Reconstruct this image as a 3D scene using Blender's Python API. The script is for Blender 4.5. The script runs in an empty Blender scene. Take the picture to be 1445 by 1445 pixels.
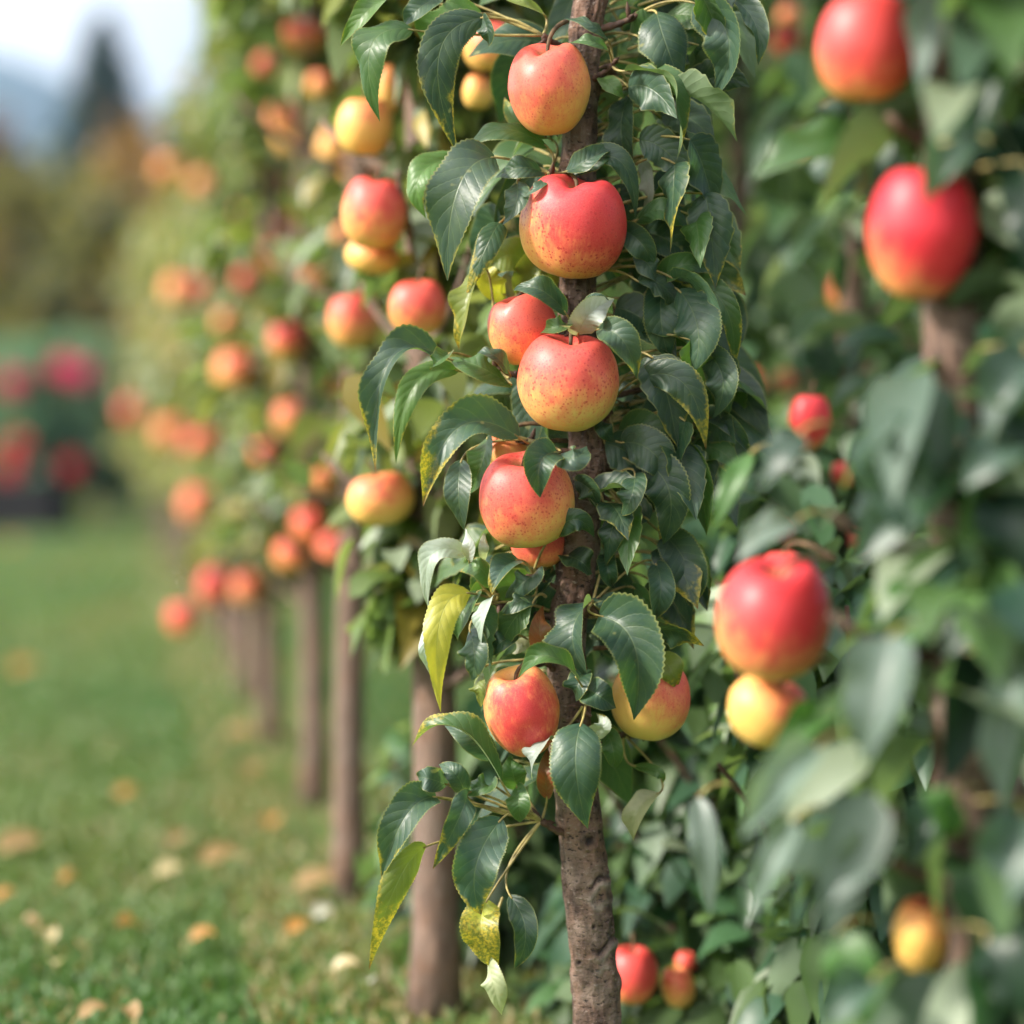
import bpy, math, random
import numpy as np
from mathutils import Vector, Matrix, noise as mnoise

rng = np.random.default_rng(11)
random.seed(5)
SC = bpy.context.scene
COL = SC.collection
PI = math.pi

# ------------------------------------------------------------------ camera
F = 2964.0                      # focal length in pixels of a 1445 px frame
CAM_H = 0.53
PITCH = math.atan(82.5 / F)
CAM = np.array([0, 0, CAM_H])
FWD = np.array([0, math.cos(PITCH), -math.sin(PITCH)])
UP = np.array([0, math.sin(PITCH), math.cos(PITCH)])
RT = np.array([1.0, 0, 0])
D0 = 1.6

def P(px, py, d):
    return CAM + FWD * d + RT * ((px - 722.5) / F * d) + UP * ((722.5 - py) / F * d)

def G(px, d):                   # a point of the ground at distance d
    x = (px - 722.5) / F * d
    return np.array([x, d / math.cos(PITCH) - CAM_H * math.tan(PITCH) * 0, 0.0])

def project(p):
    q = p - CAM
    d = q @ FWD
    return 722.5 + F * (q @ RT) / d, 722.5 - F * (q @ UP) / d, d

cam_data = bpy.data.cameras.new('camera')
cam_data.lens = 36 * F / 1445
cam_data.sensor_width = 36
cam_data.clip_start = 0.05
cam_data.clip_end = 5000
cam_data.dof.use_dof = True
cam_data.dof.focus_distance = D0 - 0.055
cam_data.dof.aperture_fstop = 2.0
cam_data.dof.aperture_blades = 0
cam = bpy.data.objects.new('camera', cam_data)
cam.location = CAM
cam.rotation_euler = (PI / 2 - PITCH, 0, 0)
COL.objects.link(cam)
SC.camera = cam

# ------------------------------------------------------------------ helpers
class MB:
    def __init__(s):
        s.v = []; s.q = []; s.t = []; s.qm = []; s.tm = []; s.tint = []; s.luv = []; s.n = 0
    def add(s, v, quads=None, tris=None, mat=0, tint=None, luv=None):
        v = np.asarray(v, float).reshape(-1, 3); m = len(v)
        s.v.append(v)
        tint = np.array([0.5, 0.5, 0.5, 1]) if tint is None else np.asarray(tint, float)
        s.tint.append(np.broadcast_to(tint, (m, 4)) if tint.ndim == 1 else tint)
        luv = np.zeros(3) if luv is None else np.asarray(luv, float)
        s.luv.append(np.broadcast_to(luv, (m, 3)) if luv.ndim == 1 else luv)
        if quads is not None and len(quads):
            q = np.asarray(quads, np.int64).reshape(-1, 4); s.q.append(q + s.n); s.qm.append(np.full(len(q), mat))
        if tris is not None and len(tris):
            t = np.asarray(tris, np.int64).reshape(-1, 3); s.t.append(t + s.n); s.tm.append(np.full(len(t), mat))
        s.n += m
    def build(s, name, mats, parent=None, origin=(0, 0, 0), smooth=True, local=False):
        V = np.concatenate(s.v)
        if not local:
            V = V - np.asarray(origin)
        Q = np.concatenate(s.q) if s.q else np.zeros((0, 4), np.int64)
        T = np.concatenate(s.t) if s.t else np.zeros((0, 3), np.int64)
        me = bpy.data.meshes.new(name)
        me.vertices.add(len(V)); me.vertices.foreach_set('co', V.astype(np.float32).ravel())
        me.loops.add(len(Q) * 4 + len(T) * 3)
        me.loops.foreach_set('vertex_index', np.concatenate([Q.ravel(), T.ravel()]).astype(np.int32))
        me.polygons.add(len(Q) + len(T))
        ls = np.concatenate([np.arange(len(Q)) * 4, len(Q) * 4 + np.arange(len(T)) * 3]).astype(np.int32)
        me.polygons.foreach_set('loop_start', ls)
        mi = np.concatenate([x for x in (s.qm + s.tm)]) if (s.qm or s.tm) else np.zeros(0)
        me.polygons.foreach_set('material_index', mi.astype(np.int32))
        me.polygons.foreach_set('use_smooth', np.full(len(Q) + len(T), smooth))
        a = me.attributes.new('tint', 'FLOAT_COLOR', 'POINT'); a.data.foreach_set('color', np.concatenate(s.tint).astype(np.float32).ravel())
        a = me.attributes.new('luv', 'FLOAT_VECTOR', 'POINT'); a.data.foreach_set('vector', np.concatenate(s.luv).astype(np.float32).ravel())
        me.update(calc_edges=True)
        for m in (mats if isinstance(mats, (list, tuple)) else [mats]):
            me.materials.append(m)
        o = bpy.data.objects.new(name, me)
        COL.objects.link(o)
        if parent is not None:
            o.parent = parent
        else:
            o.location = origin
        return o

def tag(o, label=None, cat=None, group=None, kind=None):
    if label: o['label'] = label
    if cat: o['category'] = cat
    if group: o['group'] = group
    if kind: o['kind'] = kind
    return o

def empty(name, loc, label, cat, group=None):
    o = bpy.data.objects.new(name, None)
    o.empty_display_size = 0.05
    o.location = loc
    COL.objects.link(o)
    return tag(o, label, cat, group)

def nrm(a):
    a = np.asarray(a, float)
    return a / np.maximum(np.linalg.norm(a, axis=-1, keepdims=True), 1e-9)

def catmull(pts, per):
    pts = np.asarray(pts, float)
    p = np.vstack([2 * pts[0] - pts[1], pts, 2 * pts[-1] - pts[-2]])
    out = []
    for i in range(1, len(p) - 2):
        for k in range(per):
            t = k / per
            a, b, c, d = p[i - 1], p[i], p[i + 1], p[i + 2]
            out.append(0.5 * (2 * b + (c - a) * t + (2 * a - 5 * b + 4 * c - d) * t * t + (3 * b - a - 3 * c + d) * t ** 3))
    out.append(p[-2])
    return np.array(out)

def tube(mb, pts, rad, nseg=8, mat=0, disp=None, cap=True, tint=None, luv=None):
    pts = np.asarray(pts, float); n = len(pts)
    rad = np.broadcast_to(np.asarray(rad, float), (n,))
    T = nrm(np.gradient(pts, axis=0))
    ref = np.array([0, 1.0, 0]) if abs(T[0][1]) < 0.9 else np.array([1.0, 0, 0])
    A = nrm(np.cross(T, ref)); B = np.cross(T, A)
    ph = np.arange(nseg) * 2 * PI / nseg
    R = rad[:, None] * np.ones((1, nseg))
    if disp is not None:
        R = R + disp(pts, ph)
    V = pts[:, None, :] + R[..., None] * (np.cos(ph)[None, :, None] * A[:, None, :] + np.sin(ph)[None, :, None] * B[:, None, :])
    i = np.arange(n - 1)[:, None] * nseg; j = np.arange(nseg)[None, :]; j2 = (j + 1) % nseg
    q = np.stack([i + j, i + j2, i + nseg + j2, i + nseg + j], -1).reshape(-1, 4)
    v = V.reshape(-1, 3); t = []
    if cap:
        v = np.vstack([v, pts[0] - T[0] * rad[0] * 0.3, pts[-1] + T[-1] * rad[-1] * 0.5])
        a, b = n * nseg, n * nseg + 1
        for k in range(nseg):
            k2 = (k + 1) % nseg
            t.append((a, k2, k)); t.append((b, (n - 1) * nseg + k, (n - 1) * nseg + k2))
    mb.add(v, q, t, mat, tint, luv)

def bez(a, c, b, n):
    t = np.linspace(0, 1, n)[:, None]
    return (1 - t) ** 2 * np.asarray(a) + 2 * t * (1 - t) * np.asarray(c) + t * t * np.asarray(b)

# ------------------------------------------------------------------ node helpers
def mat_new(name):
    m = bpy.data.materials.new(name); m.use_nodes = True
    nt = m.node_tree
    for n in list(nt.nodes): nt.nodes.remove(n)
    return m, nt

class N:
    def __init__(s, nt): s.nt = nt
    def node(s, typ, **kw):
        n = s.nt.nodes.new(typ)
        for k, v in kw.items(): setattr(n, k, v)
        return n
    def link(s, a, b): s.nt.links.new(a, b)
    def setin(s, sock, v):
        if hasattr(v, 'is_output'): s.link(v, sock)
        elif v is not None: sock.default_value = v
    def math(s, op, a, b=None, c=None, clamp=False):
        n = s.node('ShaderNodeMath', operation=op, use_clamp=clamp)
        s.setin(n.inputs[0], a)
        if b is not None: s.setin(n.inputs[1], b)
        if c is not None: s.setin(n.inputs[2], c)
        return n.outputs[0]
    def mix(s, fac, a, b, blend='MIX'):
        n = s.node('ShaderNodeMix', data_type='RGBA', blend_type=blend)
        s.setin(n.inputs[0], fac); s.setin(n.inputs[6], a if hasattr(a, 'is_output') else (*a[:3], 1)); s.setin(n.inputs[7], b if hasattr(b, 'is_output') else (*b[:3], 1))
        return n.outputs[2]
    def attr(s, name):
        return s.node('ShaderNodeAttribute', attribute_name=name)
    def noise(s, vec, scale, detail=2, rough=0.5, dist=0.0):
        n = s.node('ShaderNodeTexNoise'); n.inputs['Scale'].default_value = scale; n.inputs['Detail'].default_value = detail
        n.inputs['Roughness'].default_value = rough; n.inputs['Distortion'].default_value = dist
        if vec is not None: s.link(vec, n.inputs['Vector'])
        return n.outputs['Fac']
    def vor(s, vec, scale, feature='F1'):
        n = s.node('ShaderNodeTexVoronoi', feature=feature); n.inputs['Scale'].default_value = scale
        if vec is not None: s.link(vec, n.inputs['Vector'])
        return n
    def mapr(s, v, a, b, c=0.0, d=1.0, smooth=True):
        n = s.node('ShaderNodeMapRange', interpolation_type='SMOOTHSTEP' if smooth else 'LINEAR')
        s.setin(n.inputs[0], v); n.inputs[1].default_value = a; n.inputs[2].default_value = b; n.inputs[3].default_value = c; n.inputs[4].default_value = d
        return n.outputs[0]
    def mapping(s, vec, scale):
        n = s.node('ShaderNodeMapping'); s.link(vec, n.inputs['Vector']); n.inputs['Scale'].default_value = scale
        return n.outputs[0]
    def bump(s, h, strength, dist):
        n = s.node('ShaderNodeBump'); n.inputs['Strength'].default_value = strength; n.inputs['Distance'].default_value = dist
        s.link(h, n.inputs['Height']); return n.outputs[0]
    def out(s, sh):
        o = s.node('ShaderNodeOutputMaterial'); s.link(sh, o.inputs['Surface'])

def leaf_material(name, fine, transl=0.30, rough=0.45, under=0.5):
    m, nt = mat_new(name); k = N(nt)
    tint = k.attr('tint').outputs['Color']
    luv = k.attr('luv').outputs['Vector']
    sep = k.node('ShaderNodeSeparateXYZ'); k.link(luv, sep.inputs[0])
    u, v, yel = sep.outputs
    pos = k.node('ShaderNodeTexCoord').outputs['Object']
    col = tint
    nrmout = None
    if fine:
        av = k.math('ABSOLUTE', v)
        a = k.math('FRACT', k.math('SUBTRACT', k.math('MULTIPLY', u, 9.0), k.math('MULTIPLY', av, 1.9)))
        dist = k.math('ABSOLUTE', k.math('SUBTRACT', a, 0.5))
        vein = k.mapr(dist, 0.0, 0.10, 1.0, 0.0)
        mid = k.mapr(av, 0.0, 0.055, 1.0, 0.0)
        veins = k.math('MAXIMUM', k.math('MULTIPLY', vein, 0.45), mid)
        n1 = k.noise(pos, 90, 3, 0.6)
        n2 = k.noise(pos, 420, 2, 0.6)
        col = k.mix(k.mapr(n1, 0.3, 0.75, 0.0, 0.5), col, k.mix(0.5, col, (0.10, 0.16, 0.035)))
        col = k.mix(k.math('MULTIPLY', veins, 0.26), col, (0.22, 0.28, 0.12))
        # yellowing: from the tip and the margin, blotched
        ym = k.math('ADD', k.math('MULTIPLY', u, 0.9), k.math('MULTIPLY', k.math('POWER', av, 3.0), 0.35))
        ym = k.math('ADD', ym, k.math('MULTIPLY', n1, 0.9))
        ym = k.math('SUBTRACT', ym, 1.45)
        ym = k.math('ADD', ym, k.math('MULTIPLY', yel, 0.9))
        ym = k.math('MULTIPLY', k.mapr(ym, 0.0, 0.25), k.mapr(yel, 0.02, 0.15))
        ycol = k.mix(k.mapr(n2, 0.35, 0.62), (0.46, 0.34, 0.04), (0.16, 0.17, 0.03))
        ycol = k.mix(k.mapr(u, 0.93, 1.0), ycol, (0.16, 0.075, 0.03))
        col = k.mix(ym, col, ycol)
        # pale fleck spots and thin margin
        spot = k.mapr(k.noise(pos, 65, 1, 0.4), 0.74, 0.78)
        col = k.mix(k.math('MULTIPLY', spot, 0.5), col, (0.36, 0.34, 0.14))
        edge = k.mapr(av, 0.9, 1.0)
        col = k.mix(k.math('MULTIPLY', edge, 0.55), col, (0.30, 0.30, 0.09))
        h = k.math('ADD', k.math('MULTIPLY', veins, -0.8), k.math('MULTIPLY', k.mapr(dist, 0.0, 0.5), 0.5))
        h = k.math('ADD', h, k.math('MULTIPLY', n2, 0.35))
        h = k.math('ADD', h, k.math('MULTIPLY', n1, 0.5))
        nrmout = k.bump(h, 0.30, 0.0010)
    geo = k.node('ShaderNodeNewGeometry')
    back = geo.outputs['Backfacing']
    col = k.mix(k.math('MULTIPLY', back, under), col, (0.20, 0.27, 0.15))
    pr = k.node('ShaderNodeBsdfPrincipled')
    k.link(col, pr.inputs['Base Color'])
    k.link(k.math('ADD', k.math('MULTIPLY', back, 0.25), rough), pr.inputs['Roughness'])
    pr.inputs['Specular IOR Level'].default_value = 0.6 if fine else 0.55
    if nrmout is not None: k.link(nrmout, pr.inputs['Normal'])
    tr = k.node('ShaderNodeBsdfTranslucent')
    k.link(k.mix(0.75, col, k.mix(1.0, col, (1.9, 2.1, 0.7), 'MULTIPLY')), tr.inputs['Color'])
    mx = k.node('ShaderNodeMixShader'); mx.inputs[0].default_value = transl
    k.link(pr.outputs[0], mx.inputs[1]); k.link(tr.outputs[0], mx.inputs[2])
    k.out(mx.outputs[0])
    return m

def bark_material(name, fine):
    m, nt = mat_new(name); k = N(nt)
    pos = k.node('ShaderNodeTexCoord').outputs['Object']
    st = k.mapping(pos, (1, 1, 0.35))
    n1 = k.noise(st, 70, 5, 0.65)
    n2 = k.noise(pos, 28, 3, 0.6)
    n3 = k.noise(k.mapping(pos, (1, 1, 2.2)), 160, 3, 0.7)
    col = k.mix(k.mapr(n1, 0.38, 0.64), (0.045, 0.026, 0.020), (0.190, 0.116, 0.086))
    if not fine: col = k.mix(0.35, col, (0.29, 0.195, 0.15))
    col = k.mix(k.mapr(n2, 0.46, 0.66), col, (0.175, 0.125, 0.100))
    col = k.mix(k.math('MULTIPLY', k.mapr(n2, 0.46, 0.30), 0.55), col, (0.17, 0.085, 0.05))
    if fine:
        col = k.mix(k.mapr(n3, 0.60, 0.70), col, (0.25, 0.195, 0.165))
        col = k.mix(k.mapr(n3, 0.43, 0.34), col, (0.020, 0.012, 0.010))
        luv = k.attr('luv').outputs['Vector']
        sep = k.node('ShaderNodeSeparateXYZ'); k.link(luv, sep.inputs[0])
        col = k.mix(sep.outputs[0], col, (0.015, 0.010, 0.009))
        col = k.mix(sep.outputs[1], col, (0.36, 0.31, 0.27))
    pr = k.node('ShaderNodeBsdfPrincipled'); k.link(col, pr.inputs['Base Color'])
    pr.inputs['Roughness'].default_value = 0.72; pr.inputs['Specular IOR Level'].default_value = 0.3
    h = k.math('ADD', n1, k.math('MULTIPLY', n3, 0.7))
    k.link(k.bump(h, 1.0, 0.004), pr.inputs['Normal'])
    k.out(pr.outputs[0])
    return m

def apple_material(name, fine):
    m, nt = mat_new(name); k = N(nt)
    at = k.attr('tint')
    sep = k.node('ShaderNodeSeparateColor'); k.link(at.outputs['Color'], sep.inputs[0])
    blush, crim, green = sep.outputs
    spk = at.outputs['Alpha']
    p = k.attr('luv').outputs['Vector']
    n1 = k.noise(p, 3.0, 3, 0.6)
    n2 = k.noise(k.mapping(p, (9, 9, 1.6)), 2.0, 3, 0.7)
    base = k.mix(green, (0.84, 0.44, 0.115), (0.56, 0.50, 0.14))
    b = k.math('ADD', blush, k.math('MULTIPLY', k.math('SUBTRACT', n1, 0.5), 0.75))
    b = k.math('ADD', b, k.math('MULTIPLY', k.math('SUBTRACT', n2, 0.5), 0.55))
    mask = k.mapr(b, 0.02, 0.88)
    red = k.mix(k.math('MULTIPLY', k.mapr(b, 0.35, 1.05), k.math('ADD', k.math('MULTIPLY', crim, 0.85), 0.15)), (0.74, 0.125, 0.080), (0.53, 0.010, 0.030))
    col = k.mix(mask, base, red)
    if fine:
        v1 = k.vor(p, 14.0)
        v1.inputs['Randomness'].default_value = 1.0
        n4 = k.noise(p, 9.0, 2)
        thr = k.math('MULTIPLY', k.math('ADD', n4, -0.16), 0.80)
        dot = k.mapr(k.math('SUBTRACT', v1.outputs['Distance'], thr), -0.09, 0.07, 1.0, 0.0)
        amount = k.math('MULTIPLY', k.mapr(b, 0.12, 0.62), spk)
        col = k.mix(k.math('MULTIPLY', k.math('MULTIPLY', dot, amount), 0.85), col, (0.44, 0.010, 0.022))
        v2 = k.vor(p, 34.0)
        dot2 = k.mapr(v2.outputs['Distance'], 0.08, 0.18, 1.0, 0.0)
        col = k.mix(k.math('MULTIPLY', dot2, 0.14), col, (0.88, 0.52, 0.30))
        n5 = k.noise(p, 60.0, 2)
        col = k.mix(k.mapr(n5, 0.35, 0.75, 0.0, 0.10), col, (0.95, 0.50, 0.32))
    # russet in the stem bowl
    sp = k.node('ShaderNodeSeparateXYZ'); k.link(p, sp.inputs[0])
    rr = k.math('SQRT', k.math('ADD', k.math('POWER', sp.outputs[0], 2.0), k.math('POWER', sp.outputs[1], 2.0)))
    bowl = k.math('MULTIPLY', k.mapr(rr, 0.10, 0.34, 1.0, 0.0), k.mapr(sp.outputs[2], 0.2, 0.5))
    col = k.mix(k.math('MULTIPLY', bowl, 0.7), col, (0.30, 0.22, 0.08))
    pr = k.node('ShaderNodeBsdfPrincipled'); k.link(col, pr.inputs['Base Color'])
    pr.inputs['Roughness'].default_value = 0.47
    pr.inputs['Specular IOR Level'].default_value = 0.45
    if fine:
        pr.inputs['Subsurface Weight'].default_value = 0.12
        pr.inputs['Subsurface Radius'].default_value = (0.012, 0.005, 0.002)
        pr.inputs['Subsurface Scale'].default_value = 1.0
        k.link(k.bump(k.noise(p, 38.0, 2), 0.06, 0.004), pr.inputs['Normal'])
        k.link(k.mapr(n1, 0.3, 0.7, 0.34, 0.50), pr.inputs['Roughness'])
    k.out(pr.outputs[0])
    return m

def plain(name, col, rough=0.7, var=0.3, scale=40.0, spec=0.3):
    m, nt = mat_new(name); k = N(nt)
    pos = k.node('ShaderNodeTexCoord').outputs['Object']
    n = k.noise(pos, scale, 3)
    c = k.mix(k.mapr(n, 0.3, 0.7), [x * (1 - var) for x in col], [x * (1 + var) for x in col])
    pr = k.node('ShaderNodeBsdfPrincipled'); k.link(c, pr.inputs['Base Color'])
    pr.inputs['Roughness'].default_value = rough; pr.inputs['Specular IOR Level'].default_value = spec
    k.out(pr.outputs[0]); return m

M_LEAF = leaf_material('apple_leaf', True)
M_LEAFB = leaf_material('apple_leaf_plain', False, 0.30, 0.43)
M_FAR = leaf_material('far_foliage', False, 0.22, 0.6, 0.0)
M_BARK = bark_material('bark', True)
M_BARKB = bark_material('bark_plain', False)
M_APPLE = apple_material('apple_skin', True)
M_APPLEB = apple_material('apple_skin_plain', False)
M_STEM = plain('petiole', (0.30, 0.24, 0.09), 0.5, 0.4, 120)
M_TWIG = plain('twig_bark', (0.075, 0.040, 0.028), 0.7, 0.5, 150)
M_ASTEM = plain('apple_stem', (0.10, 0.06, 0.03), 0.7, 0.4, 200)
M_CALYX = plain('apple_calyx', (0.05, 0.035, 0.02), 0.8, 0.4, 300)

# ------------------------------------------------------------------ leaves
PU = np.array([0, .04, .12, .25, .40, .55, .70, .82, .91, .96, 1.0])
PW = np.array([.10, .40, .74, .96, 1.0, .93, .73, .47, .24, .11, .01])

def leaf_batch(mb, B, C, T, Nn, W, fold, curl, twist, tint, yel, nu=6, nv=2, serr=0.0, wave=0.0, mat=0):
    """many leaves at once: Bezier midribs B-C-T, face normals Nn, widths W (full), V fold and margin curl."""
    B, C, T, Nn = [np.asarray(x, float) for x in (B, C, T, Nn)]
    n = len(B)
    W = np.broadcast_to(np.asarray(W, float), (n,)); fold = np.broadcast_to(np.asarray(fold, float), (n,))
    curl = np.broadcast_to(np.asarray(curl, float), (n,)); twist = np.broadcast_to(np.asarray(twist, float), (n,))
    yel = np.broadcast_to(np.asarray(yel, float), (n,))
    u = np.linspace(0, 1, nu + 1); v = np.linspace(-1, 1, nv + 1)
    t = u[None, :, None]
    pt = (1 - t) ** 2 * B[:, None] + 2 * t * (1 - t) * C[:, None] + t * t * T[:, None]
    tg = nrm(2 * (1 - t) * (C - B)[:, None] + 2 * t * (T - C)[:, None])
    nn = Nn[:, None] - (Nn[:, None] * tg).sum(-1, keepdims=True) * tg
    nn = nrm(nn); ww = np.cross(tg, nn)
    a = (twist[:, None] * (u - 0.3)[None, :])[..., None]
    w2 = ww * np.cos(a) + nn * np.sin(a); n2 = nn * np.cos(a) - ww * np.sin(a)
    prof = np.interp(u, PU, PW)[None, :] * W[:, None] * 0.5
    if serr:
        saw = (u * 30) % 1.0
        prof = prof * (1 + serr * (saw - 0.5))[None, :]
        prof = prof * (1 + 0.05 * np.sin(u[None, :] * 9 + rng.uniform(0, 6, (n, 1))))
    ph = rng.uniform(0, 2 * PI, (n, 1))
    wv = wave * W[:, None] * np.sin(u[None, :] * 13 + ph)
    av = np.abs(v)
    x = v[None, None, :] * prof[..., None] * np.cos(fold)[:, None, None]
    z = av[None, None, :] * prof[..., None] * np.sin(fold)[:, None, None] + (av ** 2.2)[None, None, :] * prof[..., None] * curl[:, None, None]
    asym = np.where(v > 0, 1.0, -1.0)
    z = z + (av ** 2)[None, None, :] * wv[..., None] * (0.6 + 0.4 * asym)[None, None, :] * np.sin(np.pi * u)[None, :, None]
    V = pt[:, :, None] + w2[:, :, None] * x[..., None] + n2[:, :, None] * z[..., None]
    m = (nu + 1) * (nv + 1)
    i = np.arange(nu)[:, None] * (nv + 1) + np.arange(nv)[None, :]
    q = np.stack([i, i + 1, i + nv + 2, i + nv + 1], -1).reshape(-1, 4)
    q = (q[None] + (np.arange(n) * m)[:, None, None]).reshape(-1, 4)
    uv = np.zeros((n, nu + 1, nv + 1, 3)); uv[..., 0] = u[None, :, None]; uv[..., 1] = v[None, None, :]; uv[..., 2] = yel[:, None, None]
    tint = np.asarray(tint, float)
    tt = np.repeat(tint, m, axis=0)
    mb.add(V.reshape(-1, 3), q, None, mat, tt, uv.reshape(-1, 3))

# ------------------------------------------------------------------ apples (placed first: crowns leave them room)
APPLES = []     # (centre, radius, px, py, wpx, depth)

def apple_mesh(w, h, nr, ns, notch, notch_phi, blush, crim, green, spk, bdir, seed, taper=0.0):
    prof = np.array([(0, .50), (.07, .52), (.15, .60), (.26, .71), (.42, .80), (.60, .775), (.78, .62), (.925, .35), (1.0, .0), (.975, -.30),
                     (.875, -.57), (.72, -.77), (.54, -.90), (.37, -.955), (.23, -.94), (.12, -.88), (0, -.85)])
    c = catmull(prof, max(2, nr // 12)); r = c[:, 0].clip(0); z = c[:, 1]
    ph = np.arange(ns) * 2 * PI / ns
    rs = np.random.default_rng(seed)
    R = r[:, None] * np.ones((1, ns)); Z = z[:, None] * np.ones((1, ns))
    low = np.clip((-Z - 0.1), 0, 1); top = np.clip(Z - 0.1, 0, 1)
    p0 = rs.uniform(0, 6.28)
    R = R * (1 + 0.035 * low * np.cos(5 * ph + p0)[None] + 0.02 * top * np.cos(5 * ph + p0 + 1)[None])
    R = R * (1 + 0.03 * np.cos(2 * ph + rs.uniform(0, 6))[None] + 0.02 * np.cos(3 * ph + rs.uniform(0, 6))[None])
    R = R * (1 - taper * np.clip(-Z, 0, 1))
    d = np.exp(-(np.angle(np.exp(1j * (ph - notch_phi))) / 0.42) ** 2) + 0.8 * np.exp(-(np.angle(np.exp(1j * (ph - notch_phi - PI))) / 0.5) ** 2)
    Z = Z - notch * d[None] * np.clip(top / 0.75, 0, 1) * np.clip(1.25 - R, 0, 1)
    Z = Z + 0.06 * np.cos(ph + rs.uniform(0, 6))[None] * top
    hh = Z.max() - Z.min(); zc = (Z.max() + Z.min()) / 2
    X = R * np.cos(ph)[None]; Y = R * np.sin(ph)[None]
    n = np.stack([X, Y, Z], -1)
    bd = nrm(bdir)
    dirn = nrm(np.stack([X, Y, (Z - zc)], -1))
    bl = blush - 0.01 + 0.58 * (dirn @ bd)
    V = np.stack([X * w / 2, Y * w / 2, (Z - zc) * h / hh], -1)
    V[..., 2] += 0
    tint = np.stack([bl.clip(0, 1.5), np.full_like(bl, crim), np.clip(green + 0.35 * (-(Z - zc)) , 0, 1), np.full_like(bl, spk)], -1)
    nrr = len(r)
    i = np.arange(nrr - 1)[:, None] * ns; j = np.arange(ns)[None]; j2 = (j + 1) % ns
    q = np.stack([i + j, i + ns + j, i + ns + j2, i + j2], -1).reshape(-1, 4)
    mb = MB(); mb.add(V.reshape(-1, 3), q, None, 0, tint.reshape(-1, 4), (n + rs.uniform(-20, 20)).reshape(-1, 3) * 0 + n.reshape(-1, 3))
    return mb, (zc, h / hh)

def apple(px, py, wpx, hpx, d, label, blush=0.45, crim=0.5, green=0.2, spk=0.6, tilt=12, lean=0, bdir=(-0.35, -0.55, 0.75), notch=0.0, notch_phi=-PI / 2,
          detail=2, hang=None, taper=0.0, group=None, seed=None, cat='apple'):
    c = P(px, py, d); w = wpx / F * d; h = hpx / F * d
    seed = seed if seed is not None else int(px * 7 + py * 13)
    nr, ns = {2: (48, 64), 1: (36, 32), 0: (24, 20)}[detail]
    mb, (zc, zs) = apple_mesh(w, h, nr, ns, notch, notch_phi, blush, crim, green, spk, bdir, seed, taper)
    o = mb.build('apple', M_APPLE if detail == 2 else M_APPLEB, None, (0, 0, 0), local=True)
    o.location = c
    o.rotation_euler = (math.radians(tilt), math.radians(lean), 0)
    tag(o, label, cat, group)
    APPLES.append((c, w / 2, px, py, wpx, d))
    if detail >= 1:
        Mx = np.array(Matrix.Translation(Vector(c)) @ o.rotation_euler.to_matrix().to_4x4()); Mi = np.linalg.inv(Mx)
        z0 = (0.52 - zc) * zs
        a = np.array([0, 0, z0 - 0.001])
        sm = MB()
        if hang is not None:
            e = (Mi @ np.array([*hang, 1]))[:3]
            mid = a + np.array([0, 0, np.linalg.norm(e - a) * 0.55])
        else:
            e = a + np.array([0.006 * math.sin(seed), 0.004, 0.022]); mid = a + np.array([0, 0, 0.012])
        pts = bez(a, mid, e, 9)
        tube(sm, pts, np.linspace(0.0013, 0.0019, 9), 8)
        sm.build('stem', M_ASTEM, o, local=True)
        zb = (-0.86 - zc) * zs
        cm = MB()
        ks = 5
        for kk in range(ks):
            an = kk * 2 * PI / ks + seed
            b = np.array([0.0025 * math.cos(an), 0.0025 * math.sin(an), zb + 0.001]); t = np.array([0.005 * math.cos(an), 0.005 * math.sin(an), zb - 0.006])
            tube(cm, [b, (b + t) / 2 + np.array([0, 0, -0.001]), t], [0.0012, 0.001, 0.0003], 6)
        cm.build('calyx', M_CALYX, o, local=True)
    return o

# ---- the sharp tree's trunk line
TR = [(842, 1660), (842, 1445), (837, 1350), (829, 1250), (818, 1160), (806, 1060), (801, 960), (801, 890), (812, 810), (822, 720), (830, 640), (822, 560), (815, 470), (815, 380), (815, 270), (818, 180), (824, 90), (834, -20), (838, -160), (830, -330)]
TRW = [72, 68, 66, 66, 64, 62, 56, 54, 54, 54, 54, 52, 50, 50, 50, 48, 46, 44, 40, 34]
def trunk_at(py):
    ys = [t[1] for t in TR][::-1]; xs = [t[0] for t in TR][::-1]
    return np.interp(py, ys, xs)

# the sharp apples
GF = 'apples on the sharp columnar tree'
apple(775, 126, 121, 124, 1.562, 'salmon orange apple with a creased left shoulder at the top of the sharp tree', 0.50, 0.10, 0.0, 0.55, 16, -4, (-0.5, -0.3, 0.8), 0.16, -PI / 2 - 0.5, hang=P(800, 30, 1.58), taper=0.10, group=GF)
apple(810, 318, 150, 140, 1.56, 'crimson speckled apple with a heart-shaped dip, second from top on the sharp trunk', 0.62, 0.85, 0.12, 1.0, 20, 5, (0.35, -0.35, 0.75), 0.20, -PI / 2 - 0.35, hang=P(797, 245, 1.575), group=GF)
apple(738, 463, 98, 97, 1.575, 'red orange apple half hidden behind the larger pink one on the sharp trunk', 0.60, 0.28, 0.0, 0.6, 10, -14, (0.3, -0.3, 0.75), 0.12, -PI / 2 - 0.6, hang=P(800, 420, 1.59), group=GF)
apple(803, 538, 148, 131, 1.555, 'pink apple with a yellow green underside in the middle of the sharp tree', 0.52, 0.40, 0.55, 0.9, 17, 2, (-0.1, -0.15, 0.95), 0.08, -PI / 2, hang=P(806, 462, 1.575), group=GF)
apple(744, 705, 132, 128, 1.558, 'pink and gold apple with a heart-shaped leaf lying over its top right', 0.50, 0.42, 0.30, 0.75, 14, -8, (-0.35, -0.35, 0.85), 0.05, -PI / 2, hang=P(800, 622, 1.58), group=GF)
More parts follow.
